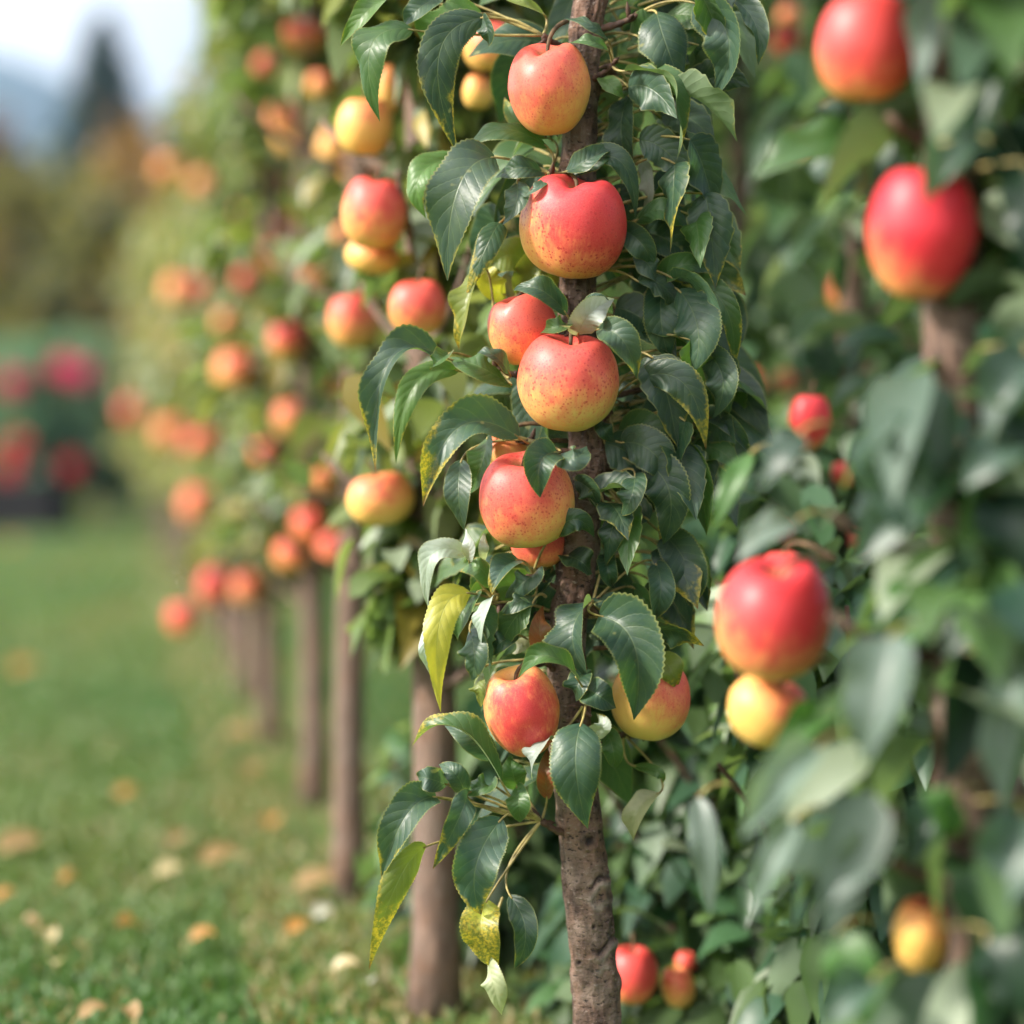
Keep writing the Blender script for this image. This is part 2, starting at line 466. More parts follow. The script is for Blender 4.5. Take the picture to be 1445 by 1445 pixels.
apple(760, 765, 78, 68, 1.60, 'small orange red apple peeping out under the pink and gold one', 0.75, 0.25, 0.0, 0.6, 8, 0, (-0.2, -0.2, 0.9), 0.0, hang=P(806, 720, 1.6), group=GF)
apple(712, 648, 72, 66, 1.61, 'pale yellow apple showing only its top behind the pink and gold one', 0.05, 0.1, 0.45, 0.2, 8, 0, (-0.2, -0.2, 0.9), 0.0, hang=P(780, 600, 1.6), group=GF)
apple(736, 1004, 105, 124, 1.56, 'tall red apple with pale flanks, lowest on the left of the sharp trunk', 0.34, 0.85, 0.20, 0.4, 12, -12, (0.05, -1.0, 0.12), 0.04, -PI / 2, hang=P(785, 930, 1.58), taper=0.12, group=GF)
apple(917, 987, 116, 108, 1.60, 'dull yellow orange apple behind large dark leaves, right of the sharp trunk', 0.26, 0.12, 0.25, 0.4, 6, 8, (0.6, -0.2, 0.8), 0.1, -PI / 2 + 0.4, hang=P(838, 915, 1.6), group=GF)

# the near tree on the right
GR = 'apples on the near blurred tree'
apple(1222, 68, 138, 146, 1.19, 'large blurred red apple cut by the top edge, near tree on the right', 0.80, 0.60, 0.1, 0.3, 8, 0, (0.05, -0.4, 0.85), 0.05, detail=1, hang=P(1290, -60, 1.2), group=GR)
apple(1302, 330, 156, 180, 1.17, 'large blurred deep red apple with a gold base hanging before the near trunk', 0.98, 0.95, 0.0, 0.3, 8, 2, (0.35, -0.2, 0.85), 0.0, detail=1, hang=P(1340, 215, 1.2), taper=0.14, group=GR)
apple(1092, 873, 166, 164, 1.25, 'big round blurred red apple with a pale base, left edge of the near tree', 0.62, 0.80, 0.25, 0.4, 14, 3, (0.05, -0.4, 0.8), 0.05, detail=1, hang=P(1180, 790, 1.25), group=GR)
apple(1105, 806, 66, 56, 1.33, 'small orange red apple peeping over the big round blurred one', 0.7, 0.5, 0.1, 0.3, 8, 0, detail=1, hang=P(1180, 790, 1.3), group=GR)
apple(1082, 1003, 112, 98, 1.28, 'blurred golden apple with a dark bruise beneath the big round one', 0.22, 0.2, 0.05, 0.3, 8, 28, (0.5, -0.1, 0.8), 0.05, detail=1, hang=P(1170, 930, 1.27), taper=0.15, group=GR)
apple(1300, 1320, 84, 106, 1.2, 'blurred yellow orange apple low on the near tree, bottom right', 0.20, 0.1, 0.0, 0.3, 8, 4, (0.3, 0.2, 0.9), 0.05, detail=1, hang=P(1345, 1240, 1.21), taper=0.15, group=GR)
apple(1356, 1090, 50, 92, 1.32, 'narrow orange apple hanging beside the near trunk among grey leaves', 0.5, 0.15, 0.0, 0.3, 5, 8, detail=1, hang=P(1362, 1010, 1.26), group=GR, taper=0.2)

# row behind on the left: (px, py, w, h, label, blush, crim, green)
GL = 'apples on the receding left row'
LEFT = [
 (692, 66, 78, 68, 'orange apple behind the hanging leaves at the top of the second tree', .50, .12, 0, 1.86),
 (675, 130, 46, 48, 'small yellow apple under the orange one behind the top leaves', .1, .1, .1, 1.88),
 (514, 178, 80, 80, 'cream yellow apple with a faint pink cheek, upper left row', .16, .3, .1, 1.92),
 (547, 126, 42, 76, 'tall yellow apple just above the cream yellow one', .12, .1, .1, 1.98),
 (529, 300, 96, 98, 'blurred red apple with a notched top, largest in the left row', .62, .5, .0, 1.88),
 (526, 362, 80, 48, 'yellow apple tucked under the notched red one', .2, .3, .1, 1.93),
 (500, 453, 78, 76, 'red topped apple with a yellow base, left of an orange red partner', .50, .6, .1, 2.25),
 (590, 434, 80, 76, 'orange red apple right of the red topped one, by a white leaf', .66, .35, 0, 1.86),
 (468, 213, 42, 64, 'yellow apple at the left of the cream yellow one', .1, .2, .1, 2.9),
 (500, 240, 36, 34, 'small orange apple directly above the notched red one', .5, .2, 0, 2.8),
 (525, 237, 32, 32, 'small dark red apple above the notched red one', .9, .5, 0, 2.8),
 (430, 50, 58, 48, 'bright red apple with an orange rim near the top of the left row', .62, .55, 0, 3.1),
 (398, 168, 42, 44, 'orange apple with a red centre below the bright red top one', .5, .3, 0, 3.6),
 (410, 196, 40, 42, 'pale orange apple touching the red centred one from below', .3, .2, 0, 3.7),
 (395, 254, 32, 30, 'small dull orange apple in the upper left row', .5, .2, 0, 3.9),
 (404, 314, 32, 26, 'small brown red apple in the left row among glossy leaves', .9, .35, 0, 3.9),
 (384, 367, 40, 46, 'orange apple with a yellow rim in the middle of the left row', .42, .3, 0, 3.8),
 (345, 396, 28, 32, 'small pinkish red apple left of the yellow rimmed one', .8, .6, 0, 4.3),
 (404, 480, 48, 48, 'vivid crimson apple with a gold base in the left row', .62, .9, 0, 3.1),
 (331, 523, 58, 54, 'orange apple with a red band, far left of the left row', .44, .5, 0, 3.8),
 (464, 542, 42, 34, 'flat orange red apple below the crimson one', .75, .35, 0, 3.2),
 (412, 592, 54, 52, 'orange yellow apple low in the left row crown', .40, .3, 0, 3.2),
 (455, 674, 36, 44, 'small orange apple with yellow rim above the pair of trunks', .45, .3, .1, 3.1),
 (536, 704, 94, 72, 'broad yellow and pink apple above a bright green leaf', .30, .55, .1, 1.9),
 (433, 742, 48, 48, 'pink red apple topping a cluster over the third trunk', .6, .5, .1, 3.1),
 (410, 783, 48, 46, 'orange apple at the lower left of the cluster over the trunk', .5, .25, 0, 3.1),
 (469, 775, 44, 48, 'orange red apple at the right of the cluster over the trunk', .6, .35, 0, 3.05),
 (303, 828, 48, 54, 'soft red apple low on the far trunks beside the lane', .8, .6, 0, 3.9),
 (348, 830, 42, 42, 'soft orange apple low on the far trunks', .5, .3, 0, 3.8),
 (256, 873, 42, 44, 'orange red apple hanging lowest over the lane edge', .7, .4, 0, 3.7),
 (251, 410, 42, 40, 'orange half of a touching pair far along the left row', .35, .2, 0, 5.3),
 (280, 412, 36, 40, 'brown red half of a touching pair far along the left row', .85, .3, 0, 5.4),
 (238, 240, 36, 34, 'orange apple high in the far left row', .3, .2, 0, 6.6),
 (283, 260, 32, 32, 'dull orange apple beneath the sky gap of the left row', .4, .2, 0, 6.2),
 (284, 628, 46, 44, 'red apple with an orange rim over the far trunk tops', .62, .5, 0, 5.1),
 (240, 612, 46, 40, 'soft orange apple over the farthest trunk tops', .45, .2, 0, 6.4),
 (185, 581, 34, 34, 'dark red apple at the far end of the left row', 1.0, .7, 0, 8.0),
 (277, 712, 48, 50, 'pinkish orange apple in front of the far trunks', .6, .4, .1, 4.9),
 (480, 330, 26, 26, 'tiny orange apple left of the notched red one', .4, .2, 0, 2.9),
 (318, 455, 30, 30, 'small pale orange apple left of the vivid crimson one', .4, .2, 0, 4.4),
 (450, 120, 34, 34, 'small pale orange apple below the bright red top one, to its right', .35, .2, 0, 3.0),
 (372, 90, 30, 30, 'small red apple left of the bright red top one', .7, .4, 0, 3.6),
 (440, 395, 30, 30, 'small amber apple left of the red topped one', .35, .2, 0, 3.0),
 (372, 640, 34, 32, 'small red orange apple low between the far trunks and the orange yellow one', .6, .3, 0, 3.6),
 (345, 300, 26, 24, 'tiny dim orange apple left of the brown red one', .5, .2, 0, 4.6),
]
for a in LEFT:
    apple(a[0], a[1], a[2], a[3], a[8], a[4], a[5] - 0.20, a[6] * 0.8, a[7], 0.4, 8, random.uniform(-10, 10), (0.05, -0.45, 0.75), 0.12 if 'notched' in a[4] else 0.02,
          detail=1 if a[2] > 60 else 0, group=GL)
GB = 'apples on the row behind the sharp tree'
RIGHT = [
 (1008, 500, 52, 60, 'crimson pink apple showing past the right leaves of the sharp tree', .9, .75, .2, 1.95),
 (1048, 543, 64, 46, 'red and orange apple right of the crimson pink one', .5, .6, 0, 2.35),
 (1142, 596, 58, 78, 'bright red pear-shaped apple partly behind a grey leaf', .9, .8, 0, 1.95),
 (1190, 670, 36, 36, 'small orange red apple below the bright red pear-shaped one', .75, .4, 0, 2.0),
 (1112, 540, 40, 34, 'dim orange apple in the green background right of the sharp tree', .4, .2, 0, 3.2),
 (1195, 412, 46, 50, 'dim orange brown apple deep behind the near deep red one', .6, .2, 0, 3.0),
 (875, 662, 54, 46, 'dull pink apple seen between trunk and right leaves of the sharp tree', .9, .5, .3, 1.95),
 (1106, 750, 30, 34, 'small red apple above a whitish leaf on the right', .85, .5, 0, 2.0),
 (1212, 762, 26, 30, 'small dark red apple deep among right leaves', 1., .6, 0, 2.2),
 (1110, 55, 40, 44, 'dim red apple in the upper green background', .9, .5, 0, 2.9),
 (1113, 22, 34, 24, 'small orange apple near the top edge right of the sharp tree', .4, .2, 0, 3.0),
 (891, 1375, 78, 78, 'red apple half behind the foot of the sharp trunk', .72, .5, 0, 1.85),
 (957, 1393, 50, 56, 'orange yellow apple low on the right of the sharp trunk', .32, .3, .1, 1.87),
 (968, 1357, 32, 28, 'small orange red apple over the low orange yellow one', .75, .3, 0, 1.9),
 (1135, 210, 24, 24, 'tiny pinkish apple below the upper right red one', .6, .5, .2, 2.9),
 (1048, 250, 26, 24, 'tiny dim orange apple right of the sharp tree top', .5, .2, 0, 3.4),
]
for a in RIGHT:
    apple(a[0], a[1], a[2], a[3], a[8], a[4], a[5] - 0.15, a[6], a[7], 0.4, 8, random.uniform(-10, 10), (0.0, -0.45, 0.75), 0.02,
          detail=1 if a[2] > 56 else 0, group=GB, taper=0.2 if 'pear' in a[4] else 0)

AC = np.array([a[0] for a in APPLES]); AR = np.array([a[1] for a in APPLES]); APX = np.array([[a[2], a[3], a[4], a[5]] for a in APPLES])

def keep_clear(c, keep_p=0.03, extra=None):
    """leaves do not grow through apples, and the fruit hangs on the open side of its leaves"""
    ok = np.ones(len(c), bool)
    for i in range(len(AC)):
        ok &= np.linalg.norm(c - AC[i], axis=1) > AR[i] + 0.012
    q = c - CAM; d = q @ FWD; x = 722.5 + F * (q @ RT) / d; y = 722.5 - F * (q @ UP) / d
    for i in range(len(AC)):
        near = (d < APX[i, 3] + 0.03) & (np.hypot(x - APX[i, 0], y - APX[i, 1]) < APX[i, 2] * 0.5 + 5 + 0.019 * F / np.maximum(d, .5))
        ok &= ~(near & (rng.random(len(c)) > keep_p))
    if extra is not None:
        ok &= ~extra(x, y, d)
    return ok

# ------------------------------------------------------------------ columnar trees out of focus
TINTS = {
 'olive': np.array([(0.115, 0.150, 0.026), (0.085, 0.130, 0.028), (0.150, 0.175, 0.032), (0.055, 0.095, 0.032), (0.22, 0.17, 0.03)]),
 'back': np.array([(0.045, 0.105, 0.045), (0.035, 0.085, 0.045), (0.06, 0.125, 0.045), (0.09, 0.16, 0.045)]),
 'autumn': np.array([(0.20, 0.16, 0.03), (0.11, 0.13, 0.03), (0.26, 0.15, 0.04), (0.15, 0.15, 0.035)]),
 'blue':  np.array([(0.024, 0.062, 0.034), (0.018, 0.050, 0.032), (0.034, 0.078, 0.034), (0.055, 0.110, 0.030)]),
}

def crown_leaves(mb, base, h0, h1, R, n, tints, L=(0.06, 0.09), keep=None, taper=0.35, nu=6, lean=(0, 0), rng_pow=0.6, pale=0.08):
    z = rng.uniform(h0, h1, n)
    f = (z - h0) / max(h1 - h0, 1e-3)
    Rz = R * np.minimum(1.0, (1 - taper * f)) * (0.72 + 0.28 * np.sin(z * 14 + base[0] * 9)) * np.clip((1.02 - f) / 0.12, 0.15, 1) * np.clip((f + .06) / .1, .4, 1)
    ph = rng.uniform(0, 2 * PI, n); r = Rz * rng.random(n) ** rng_pow
    out = np.stack([np.cos(ph), np.sin(ph), np.zeros(n)], -1)
    c = np.stack([base[0] + r * np.cos(ph) + lean[0] * z, base[1] + r * np.sin(ph) + lean[1] * z, base[2] + z], -1)
    # gathered in spurs: pull towards cluster heights
    ok = keep_clear(c, extra=keep)
    c = c[ok]; out = out[ok]; n = len(c)
    if n == 0: return
    Ln = rng.uniform(*L, n)
    dirv = nrm(out * rng.uniform(0.3, 1.0, (n, 1)) + np.array([0, 0, 1]) * rng.uniform(-0.9, 0.45, (n, 1)) + rng.normal(0, 0.35, (n, 3)))
    droop = np.array([0, 0, -1]) * (Ln * rng.uniform(0.05, 0.5, n))[:, None]
    B = c - dirv * Ln[:, None] * 0.5; C = c + np.array([0, 0, 1]) * (Ln * 0.08)[:, None]; T = c + dirv * Ln[:, None] * 0.5 + droop
    Nn = nrm(out * rng.uniform(0.1, 0.9, (n, 1)) + np.array([0, 0, 1.0]) * rng.uniform(0.2, 1.0, (n, 1)) + rng.normal(0, 0.3, (n, 3)))
    t = tints[rng.integers(0, len(tints), n)] * rng.uniform(0.7, 1.35, (n, 1))
    pl = rng.random(n) < pale
    t[pl] = np.array([0.24, 0.29, 0.20])
    tint = np.concatenate([t, np.ones((n, 1))], 1)
    leaf_batch(mb, B, C, T, Nn, Ln * rng.uniform(0.50, 0.66, n), rng.uniform(0.1, 0.5, n), rng.uniform(-0.3, 0.2, n), rng.normal(0, 0.5, n), tint, 0.0, nu=nu, nv=2, wave=0.05)

def column_tree(base, H, h0, R, n, tints, label, group, r0=0.02, L=(0.06, 0.09), keep=None, nu=6, lean=(0, 0), limbs=True, taper=0.35, pale=0.08, cat='apple tree'):
    root = empty('apple_tree', base, label, cat, group)
    tm = MB()
    zz = np.linspace(0, H * 0.97, 26)
    wob = rng.uniform(0, 6, 2)
    pts = np.stack([base[0] + lean[0] * zz + 0.006 * np.sin(zz * 5 + wob[0]), base[1] + lean[1] * zz + 0.006 * np.sin(zz * 4 + wob[1]), base[2] + zz - 0.01], -1)
    rad = r0 * (1 - 0.6 * zz / H) * (1 + 0.25 * np.exp(-zz / 0.05)) * (1 + 0.05 * np.sin(zz * 37 + wob[0]))
    tube(tm, pts, rad, 14)
    if limbs:
        for _ in range(int(14 * H)):
            z = rng.uniform(h0 * 0.95, H * 0.9); a = rng.uniform(0, 2 * PI); i = int(np.clip(z / (H * 0.97) * 25, 0, 25))
            e = np.array([math.cos(a), math.sin(a), 0.6]) * R * rng.uniform(0.4, 0.75)
            tube(tm, bez(pts[i], pts[i] + e * np.array([.6, .6, .2]), pts[i] + e, 5), np.linspace(r0 * 0.28, r0 * 0.12, 5), 6)
    tm.build('trunk', M_BARKB, root, base)
    lm = MB()
    crown_leaves(lm, base, h0, H, R, n, tints, L, keep, taper, nu, lean, pale=pale)
    lm.build('crown', M_LEAFB, root, base)
    return root

# the sky corner stays open, and the trunks of the left row show
def keep_left(x, y, d):
    sky = (x < 292 + 0.18 * (y - 40)) & (y < 140) & (d < 12)
    return sky & ~((x > 205) & (rng.random(len(x)) < .10))

LEFT_ROW = [  # px of the foot, distance, height, crown foot, radius
 (606, 1.98, 2.05, 0.36, 0.21), (499, 2.5, 2.05, 0.42, 0.22), (436, 3.15, 2.0, 0.38, 0.21), (379, 3.84, 2.0, 0.28, 0.16), (352, 4.5, 1.75, 0.33, 0.16),
 (330, 5.15, 1.85, 0.33, 0.19), (312, 5.8, 1.75, 0.36, 0.20), (297, 6.5, 1.75, 0.36, 0.22), (284, 7.2, 1.6, 0.38, 0.24), (272, 8.0, 1.55, 0.40, 0.26),
 (261, 9.0, 1.6, 0.42, 0.28), (250, 10.2, 1.75, 0.42, 0.30), (240, 11.6, 1.9, 0.42, 0.34), (230, 13.2, 2.0, 0.42, 0.38), (220, 15.0, 2.2, 0.42, 0.42)]
ORD = ['first', 'second', 'third', 'fourth', 'fifth', 'sixth', 'seventh', 'eighth', 'ninth', 'tenth', 'eleventh', 'twelfth', 'thirteenth', 'fourteenth', 'fifteenth']
EXTRA = ['thick brown trunk', 'straight sunlit bare trunk', 'slim sunlit bare trunk', 'short dark bare trunk', 'thin blurred trunk']
for i, (px, d, H, h0, R) in enumerate(LEFT_ROW):
    ds = '%s columnar apple tree behind the sharp one along the lane, %s' % (ORD[i], EXTRA[min(i, 4)])
    column_tree(G(px, d), H, h0, R, int((4200 if i == 0 else 3000 if i < 5 else 1500) * H / 2), TINTS['olive'] if i < 7 else TINTS['autumn'], ds, 'columnar apple trees of the left row', 0.0225 if i == 0 else 0.019, L=(0.038, 0.062) if i < 7 else (0.06, 0.10),
                keep=keep_left, nu=6 if i < 5 else 4, pale=0.10, taper=0.3)

LOW = [(985, 2.0, .40, .20, 'low leafy apple sucker shoot behind the foot of the sharp trunk'), (1120, 1.95, .52, .22, 'low leafy apple bush at bottom centre right'),
       (1235, 1.75, .45, .18, 'low leafy apple bush by the near golden apple'), (668, 2.2, .26, .13, 'small leafy bush between the second trunk and the sharp trunk'), (1050, 2.35, .62, .22, 'leafy apple bush deeper behind the low ones')]
for (px, d, H, R, l) in LOW:
    b_ = G(px, d); rt = empty('apple_bush', b_, l, 'bush', 'low apple bushes')
    sm_ = MB()
    for kk in range(7):
        a = kk * .9 + px; e = np.array([math.cos(a) * R * .8, math.sin(a) * R * .8, H * rng.uniform(.6, .95)])
        tube(sm_, bez(b_ - [0, 0, .01], b_ + e * [.3, .3, .6], b_ + e, 8), np.linspace(.006, .002, 8), 6)
    sm_.build('stems', M_TWIG, rt, b_)
    lm_ = MB(); crown_leaves(lm_, b_, 0.0, H, R, int(900 * H / .5), np.concatenate([TINTS['back'], TINTS['olive'][3:4]]), (.04, .066), None, .2, 6, pale=.03)
    lm_.build('crown', M_LEAFB, rt, b_)

def keep_back(x, y, d):
    return np.zeros(len(x), bool)
BACK = [(1420, 2.15, 1.9), (1210, 2.5, 2.0), (1040, 2.75, 1.95), (925, 3.2, 2.0), (1300, 3.3, 2.0), (1130, 3.75, 2.1), (840, 4.1, 2.0), (985, 4.4, 2.1), (1400, 4.3, 2.2)]
BL = ['rightmost, behind the near trunk', 'behind the narrow orange apple', 'just right of the sharp tree', 'directly behind the leaves of the sharp tree', 'second line, behind the deep red apple',
      'second line, beside the sharp tree', 'hidden largely by the sharp trunk', 'third line, deep in the green gap', 'second line, at the right edge']
for (px, d, H), l in zip(BACK, BL):
    column_tree(G(px, d), H, 0.10, 0.26, 1050, TINTS['back'], 'leafy green apple tree in the row behind, ' + l, 'apple trees of the row behind', 0.019, L=(0.048, 0.072), keep=keep_back, nu=5, taper=0.15, pale=0.09)
FARR = [(1440, 6.2, 1.88), (1290, 6.8, 2.4), (1150, 7.4, 2.5), (1020, 8.0, 2.6), (900, 8.6, 2.7), (770, 9.2, 2.8), (640, 9.9, 2.9), (520, 10.6, 3.0)]
FL = ['at the right edge', 'below the upper right red apple', 'in the right gap', 'right of the sharp crown', 'behind the sharp crown', 'behind the sharp trunk', 'left of the sharp crown', 'behind the left row apples']
for (px, d, H), l in zip(FARR, FL):
    column_tree(G(px, d), H, 0.12, 0.55, 900, np.concatenate([TINTS['back'], TINTS['olive'][:2]]), 'broad far green apple tree, ' + l, 'broad far apple trees', 0.03, L=(0.10, 0.16), nu=4, taper=0.15, pale=0.06, limbs=False)

# ------------------------------------------------------------------ the near blurred tree on the right
base = G(1362, 1.18)
near = empty('apple_tree', base, 'near out of focus columnar apple tree with large grey green leaves at the right edge', 'apple tree')
nm = MB()
npts = catmull([base + np.array([0.02, 0, -0.01])] + [P(x, y, 1.2) for x, y in ((1375, 1440), (1368, 1250), (1362, 1080), (1362, 900), (1358, 740), (1348, 560), (1345, 430), (1340, 250), (1338, 80), (1340, -120), (1345, -400))], 8)
tube(nm, npts, np.linspace(0.021, 0.0155, len(npts)), 20)
for py, a, ln in ((1180, 2.6, .05), (1010, 0.6, .05), (930, 3.3, .08), (790, 3.2, .08), (640, 0.5, .06), (215, 3.6, .05), (120, 0.2, .06), (-40, 3.3, .06), (1240, 3.4, .05), (330, 0.3, .07)):
    o_ = P(1355, py, 1.2); e = np.array([math.cos(a), -0.4, 0.35]) * ln
    tube(nm, bez(o_, o_ + e * [.5, .5, 0], o_ + e, 6), np.linspace(0.005, 0.0025, 6), 8)
nm.build('trunk', M_BARK, near, base)
nl = MB()
def keep_near(x, y, d):
    return ((x < 1030) | ((np.abs(x - 1345) < 62) & (y > 425) & (y < 600)) | ((x < 1190) & (y < 740)) | ((x < 1250) & (np.abs(y - 560) < 120))
            | ((x < 1180) & (y > 1230)))
crown_leaves(nl, base, 0.16, 1.15, 0.13, 760, np.concatenate([TINTS['blue'], TINTS['blue'], [(0.06, .10, .07)]]), (0.05, 0.075), keep_near, 0.0, 8, rng_pow=0.5, pale=0.10)
HN = [ # base, tip, width px, d, tint
 (1330, -30, 1300, 135, 84, 1.12, 's'), (1215, 195, 1062, 250, 92, 1.22, 'g'), (1255, 900, 1222, 1078, 112, 1.10, 's'), (1152, 1055, 1045, 1185, 84, 1.13, 's'),
 (1118, 1160, 1060, 1300, 62, 1.15, 's'), (1268, 1175, 1150, 1288, 74, 1.12, 's'), (1428, 935, 1418, 1160, 96, 1.12, 's'), (1442, 1150, 1398, 1310, 116, 1.1, 'b'),
 (1122, 738, 1040, 795, 62, 1.2, 's'), (1240, 596, 1285, 765, 124, 1.14, 'b'), (1448, 500, 1398, 630, 104, 1.12, 'b'), (1448, 240, 1460, 395, 100, 1.12, 'd'), (1392, 205, 1330, 260, 70, 1.1, 'b'),
 (985, 1125, 1003, 1295, 52, 1.28, 's'), (1300, 820, 1270, 930, 96, 1.16, 'g'), (1128, 612, 1078, 690, 62, 1.17, 'b'), (1330, 1130, 1290, 1230, 86, 1.13, 'd'), (1400, 700, 1450, 830, 110, 1.14, 'd'),
 (1222, 700, 1262, 780, 80, 1.22, 'b'), (1170, 1010, 1090, 1075, 64, 1.2, 'g'), (1420, 60, 1380, 200, 90, 1.15, 'd'), (1440, 620, 1360, 690, 90, 1.12, 'b'), (1390, 1330, 1445, 1440, 100, 1.1, 'd'), (1180, 1320, 1225, 1450, 90, 1.15, 'g'),
 (1230, 1385, 1160, 1450, 80, 1.12, 'b'), (1060, 640, 1000, 760, 40, 1.3, 'g'), (1160, 150, 1180, 200, 50, 1.25, 'b'), (1300, 700, 1200, 800, 96, 1.15, 'b'), (1400, 870, 1330, 930, 90, 1.12, 'd'), (1345, 1180, 1300, 1120, 70, 1.12, 'g')]
TC = {'s': (0.13, 0.18, 0.15), 'g': (0.05, 0.125, 0.026), 'b': (0.05, 0.09, 0.065), 'd': (0.015, 0.042, 0.022)}  # silver tint has the whitish sky gloss put into its colour
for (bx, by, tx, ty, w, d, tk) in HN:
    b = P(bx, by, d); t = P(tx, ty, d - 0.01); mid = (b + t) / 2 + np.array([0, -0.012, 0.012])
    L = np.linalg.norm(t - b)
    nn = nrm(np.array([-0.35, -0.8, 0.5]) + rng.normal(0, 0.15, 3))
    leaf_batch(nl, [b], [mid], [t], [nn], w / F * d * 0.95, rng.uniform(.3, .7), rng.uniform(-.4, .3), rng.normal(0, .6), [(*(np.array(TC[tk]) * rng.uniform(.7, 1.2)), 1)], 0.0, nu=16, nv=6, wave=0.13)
    tube(nl, bez(b, b + np.array([0.01, 0.01, 0.01]), b + np.array([0.025 if bx < 1345 else -0.02, 0.02, 0.004]), 6), 0.0011, 6, 1)
nl.build('crown', [M_LEAFB, M_STEM], near, base)

# ------------------------------------------------------------------ the sharp tree
fbase = P(TR[0][0], TR[0][1], D0); fbase[2] = 0.0
sharp = empty('apple_tree', fbase, 'sharp columnar apple tree in the middle with its scarred brown trunk', 'apple tree')
ctl = [P(x, y, D0) for x, y in TR]; per = 36
cpts = catmull(ctl, per)
crad = np.interp(np.arange(len(cpts)) / per, np.arange(len(TRW)), np.array(TRW) / F * D0 / 2)
SCARS = [(1239, 0.10, 0.32, 0.0030), (1331, 0.20, 0.36, 0.0030), (1262, -0.05, 0.25, 0.0006), (1352, 0.02, .2, 0.0006)]
NSEG = 96
LUV = {}
def fdisp(pts, ph):
    n = len(pts); out = np.zeros((n, len(ph))); dark = np.zeros_like(out); pale = np.zeros_like(out)
    for i in range(n):
        z = pts[i][2]
        for j, a in enumerate(ph):
            ca, sa = math.cos(a) * 0.02, math.sin(a) * 0.02
            v1 = mnoise.noise((ca * 70, sa * 70, z * 22))
            v2 = mnoise.noise((ca * 170 + 5, sa * 170, z * 70))
            v3 = mnoise.noise((ca * 420 + 9, sa * 420, z * 150))
            out[i, j] = v1 * 0.0012 + v2 * 0.0008 + max(v2 - 0.2, 0) * 0.003 + v3 * 0.0005
    # plane angle: which seg faces the camera; x right of trunk
    py = np.array([project(p)[1] for p in pts])
    T0 = nrm(pts[1] - pts[0]); A = nrm(np.cross(T0, [0, 1, 0])); Bv = np.cross(T0, A)
    sx = np.cos(ph) * A[0] + np.sin(ph) * Bv[0]; sy = np.cos(ph) * A[1] + np.sin(ph) * Bv[1]
    for (y0, slope, half, amp) in SCARS:
        xc = 0.55 if amp > 0.002 else random.uniform(-0.6, 0.6)
        yy = y0 + 16 * (-(sx - xc)) * (1 if amp > .002 else random.uniform(-.3, .3)) + 4 * np.sin(sx * 7 + y0)
        dy = (py[:, None] - yy[None]) 
        msk = np.exp(-((sx - xc) / max(half * 1.6, .2)) ** 2)[None] * (sy < 0.35)[None]
        g = np.exp(-(dy / 3.2) ** 2) * msk
        out -= g * amp
        out += np.exp(-((dy - 9) / 7.0) ** 2) * msk * amp * 0.7
        dark += g * (1.0 if amp > 0.002 else 0.3)
        pale += np.exp(-((dy - 11) / 5.0) ** 2) * msk * 0.5
    # round knot
    for (ky, kx, kr) in ((1183, 0.30, 9), (1020, 0.2, 7), (1351, -.62, 3.5), (1302, .1, 3.5)):
        dxp = (sx[None] - kx) * 33; dyp = py[:, None] - ky
        rr = np.hypot(dxp, dyp) / kr; msk = (sy < 0)[None]
        out += np.exp(-((rr - 1.25) / 0.4) ** 2) * msk * 0.0012
        out -= np.exp(-(rr / 0.7) ** 2) * msk * 0.0022
        dark += np.exp(-(rr / 0.85) ** 4) * msk
    uvv = np.zeros((n, len(ph), 3)); uvv[..., 0] = dark.clip(0, 1); uvv[..., 1] = pale.clip(0, 0.7)
    LUV['a'] = uvv
    return out
tb = MB()
tube(tb, cpts, crad, NSEG, 0, fdisp, cap=True)
luv = np.zeros((tb.n, 3)); luv[:LUV['a'].size // 3] = LUV['a'].reshape(-1, 3); tb.luv = [luv]
tb.build('trunk', M_BARK, sharp, fbase)

SPURS = [  # name py on the trunk, tip px, tip py, tip depth offset
 (766, 50, -.03), (864, 92, -.02), (774, 243, -.03), (858, 318, 0), (880, 452, 0), (812, 464, -.03), (745, 620, -.01), (862, 580, 0), (852, 682, 0),
 (752, 812, -.01), (768, 930, -.015), (836, 852, -.03), (826, 990, -.04), (764, 1158, -.02), (880, 1036, .01), (700, 520, .0), (930, 640, 0.01), (700, 850, -.01), (930, 540, 0.02), (900, 20, -.01)]
spur_obj = []
SPT = []
for (sx_, sy_, dz) in SPURS:
    tip = P(sx_, sy_, D0 + dz); py0 = sy_ + 22
    root_p = P(trunk_at(py0), py0, D0)
    sm = MB()
    L = np.linalg.norm(tip - root_p)
    pts = bez(root_p, root_p + (tip - root_p) * 0.6 + np.array([0, 0, -0.006]), tip, 16)
    rr = np.linspace(0.0036 if L < .06 else .0028, 0.0019, 16) * (1 + 0.16 * np.sin(np.arange(16) * 2.1 + sx_))
    rr[-3:] *= 1.35
    tube(sm, pts, rr, 10)
    for kk in range(4):                         # bud scales round the spur end
        d_ = nrm(tip - root_p + rng.normal(0, .03, 3)) * rng.uniform(0.006, 0.013)
        b0 = pts[rng.integers(9, 16)]
        d2 = d_ + rng.normal(0, 0.004, 3)
        tube(sm, [b0, b0 + d2 * .5, b0 + d2], [0.0016, 0.0021, 0.0004], 7)
    o = sm.build('spur', M_TWIG, sharp, fbase)
    spur_obj.append(o); SPT.append(tip)
SPT = np.array(SPT)

K = 600 / 1445.0
Y0 = {1: 0, 2: 380, 3: 730, 4: 1000}
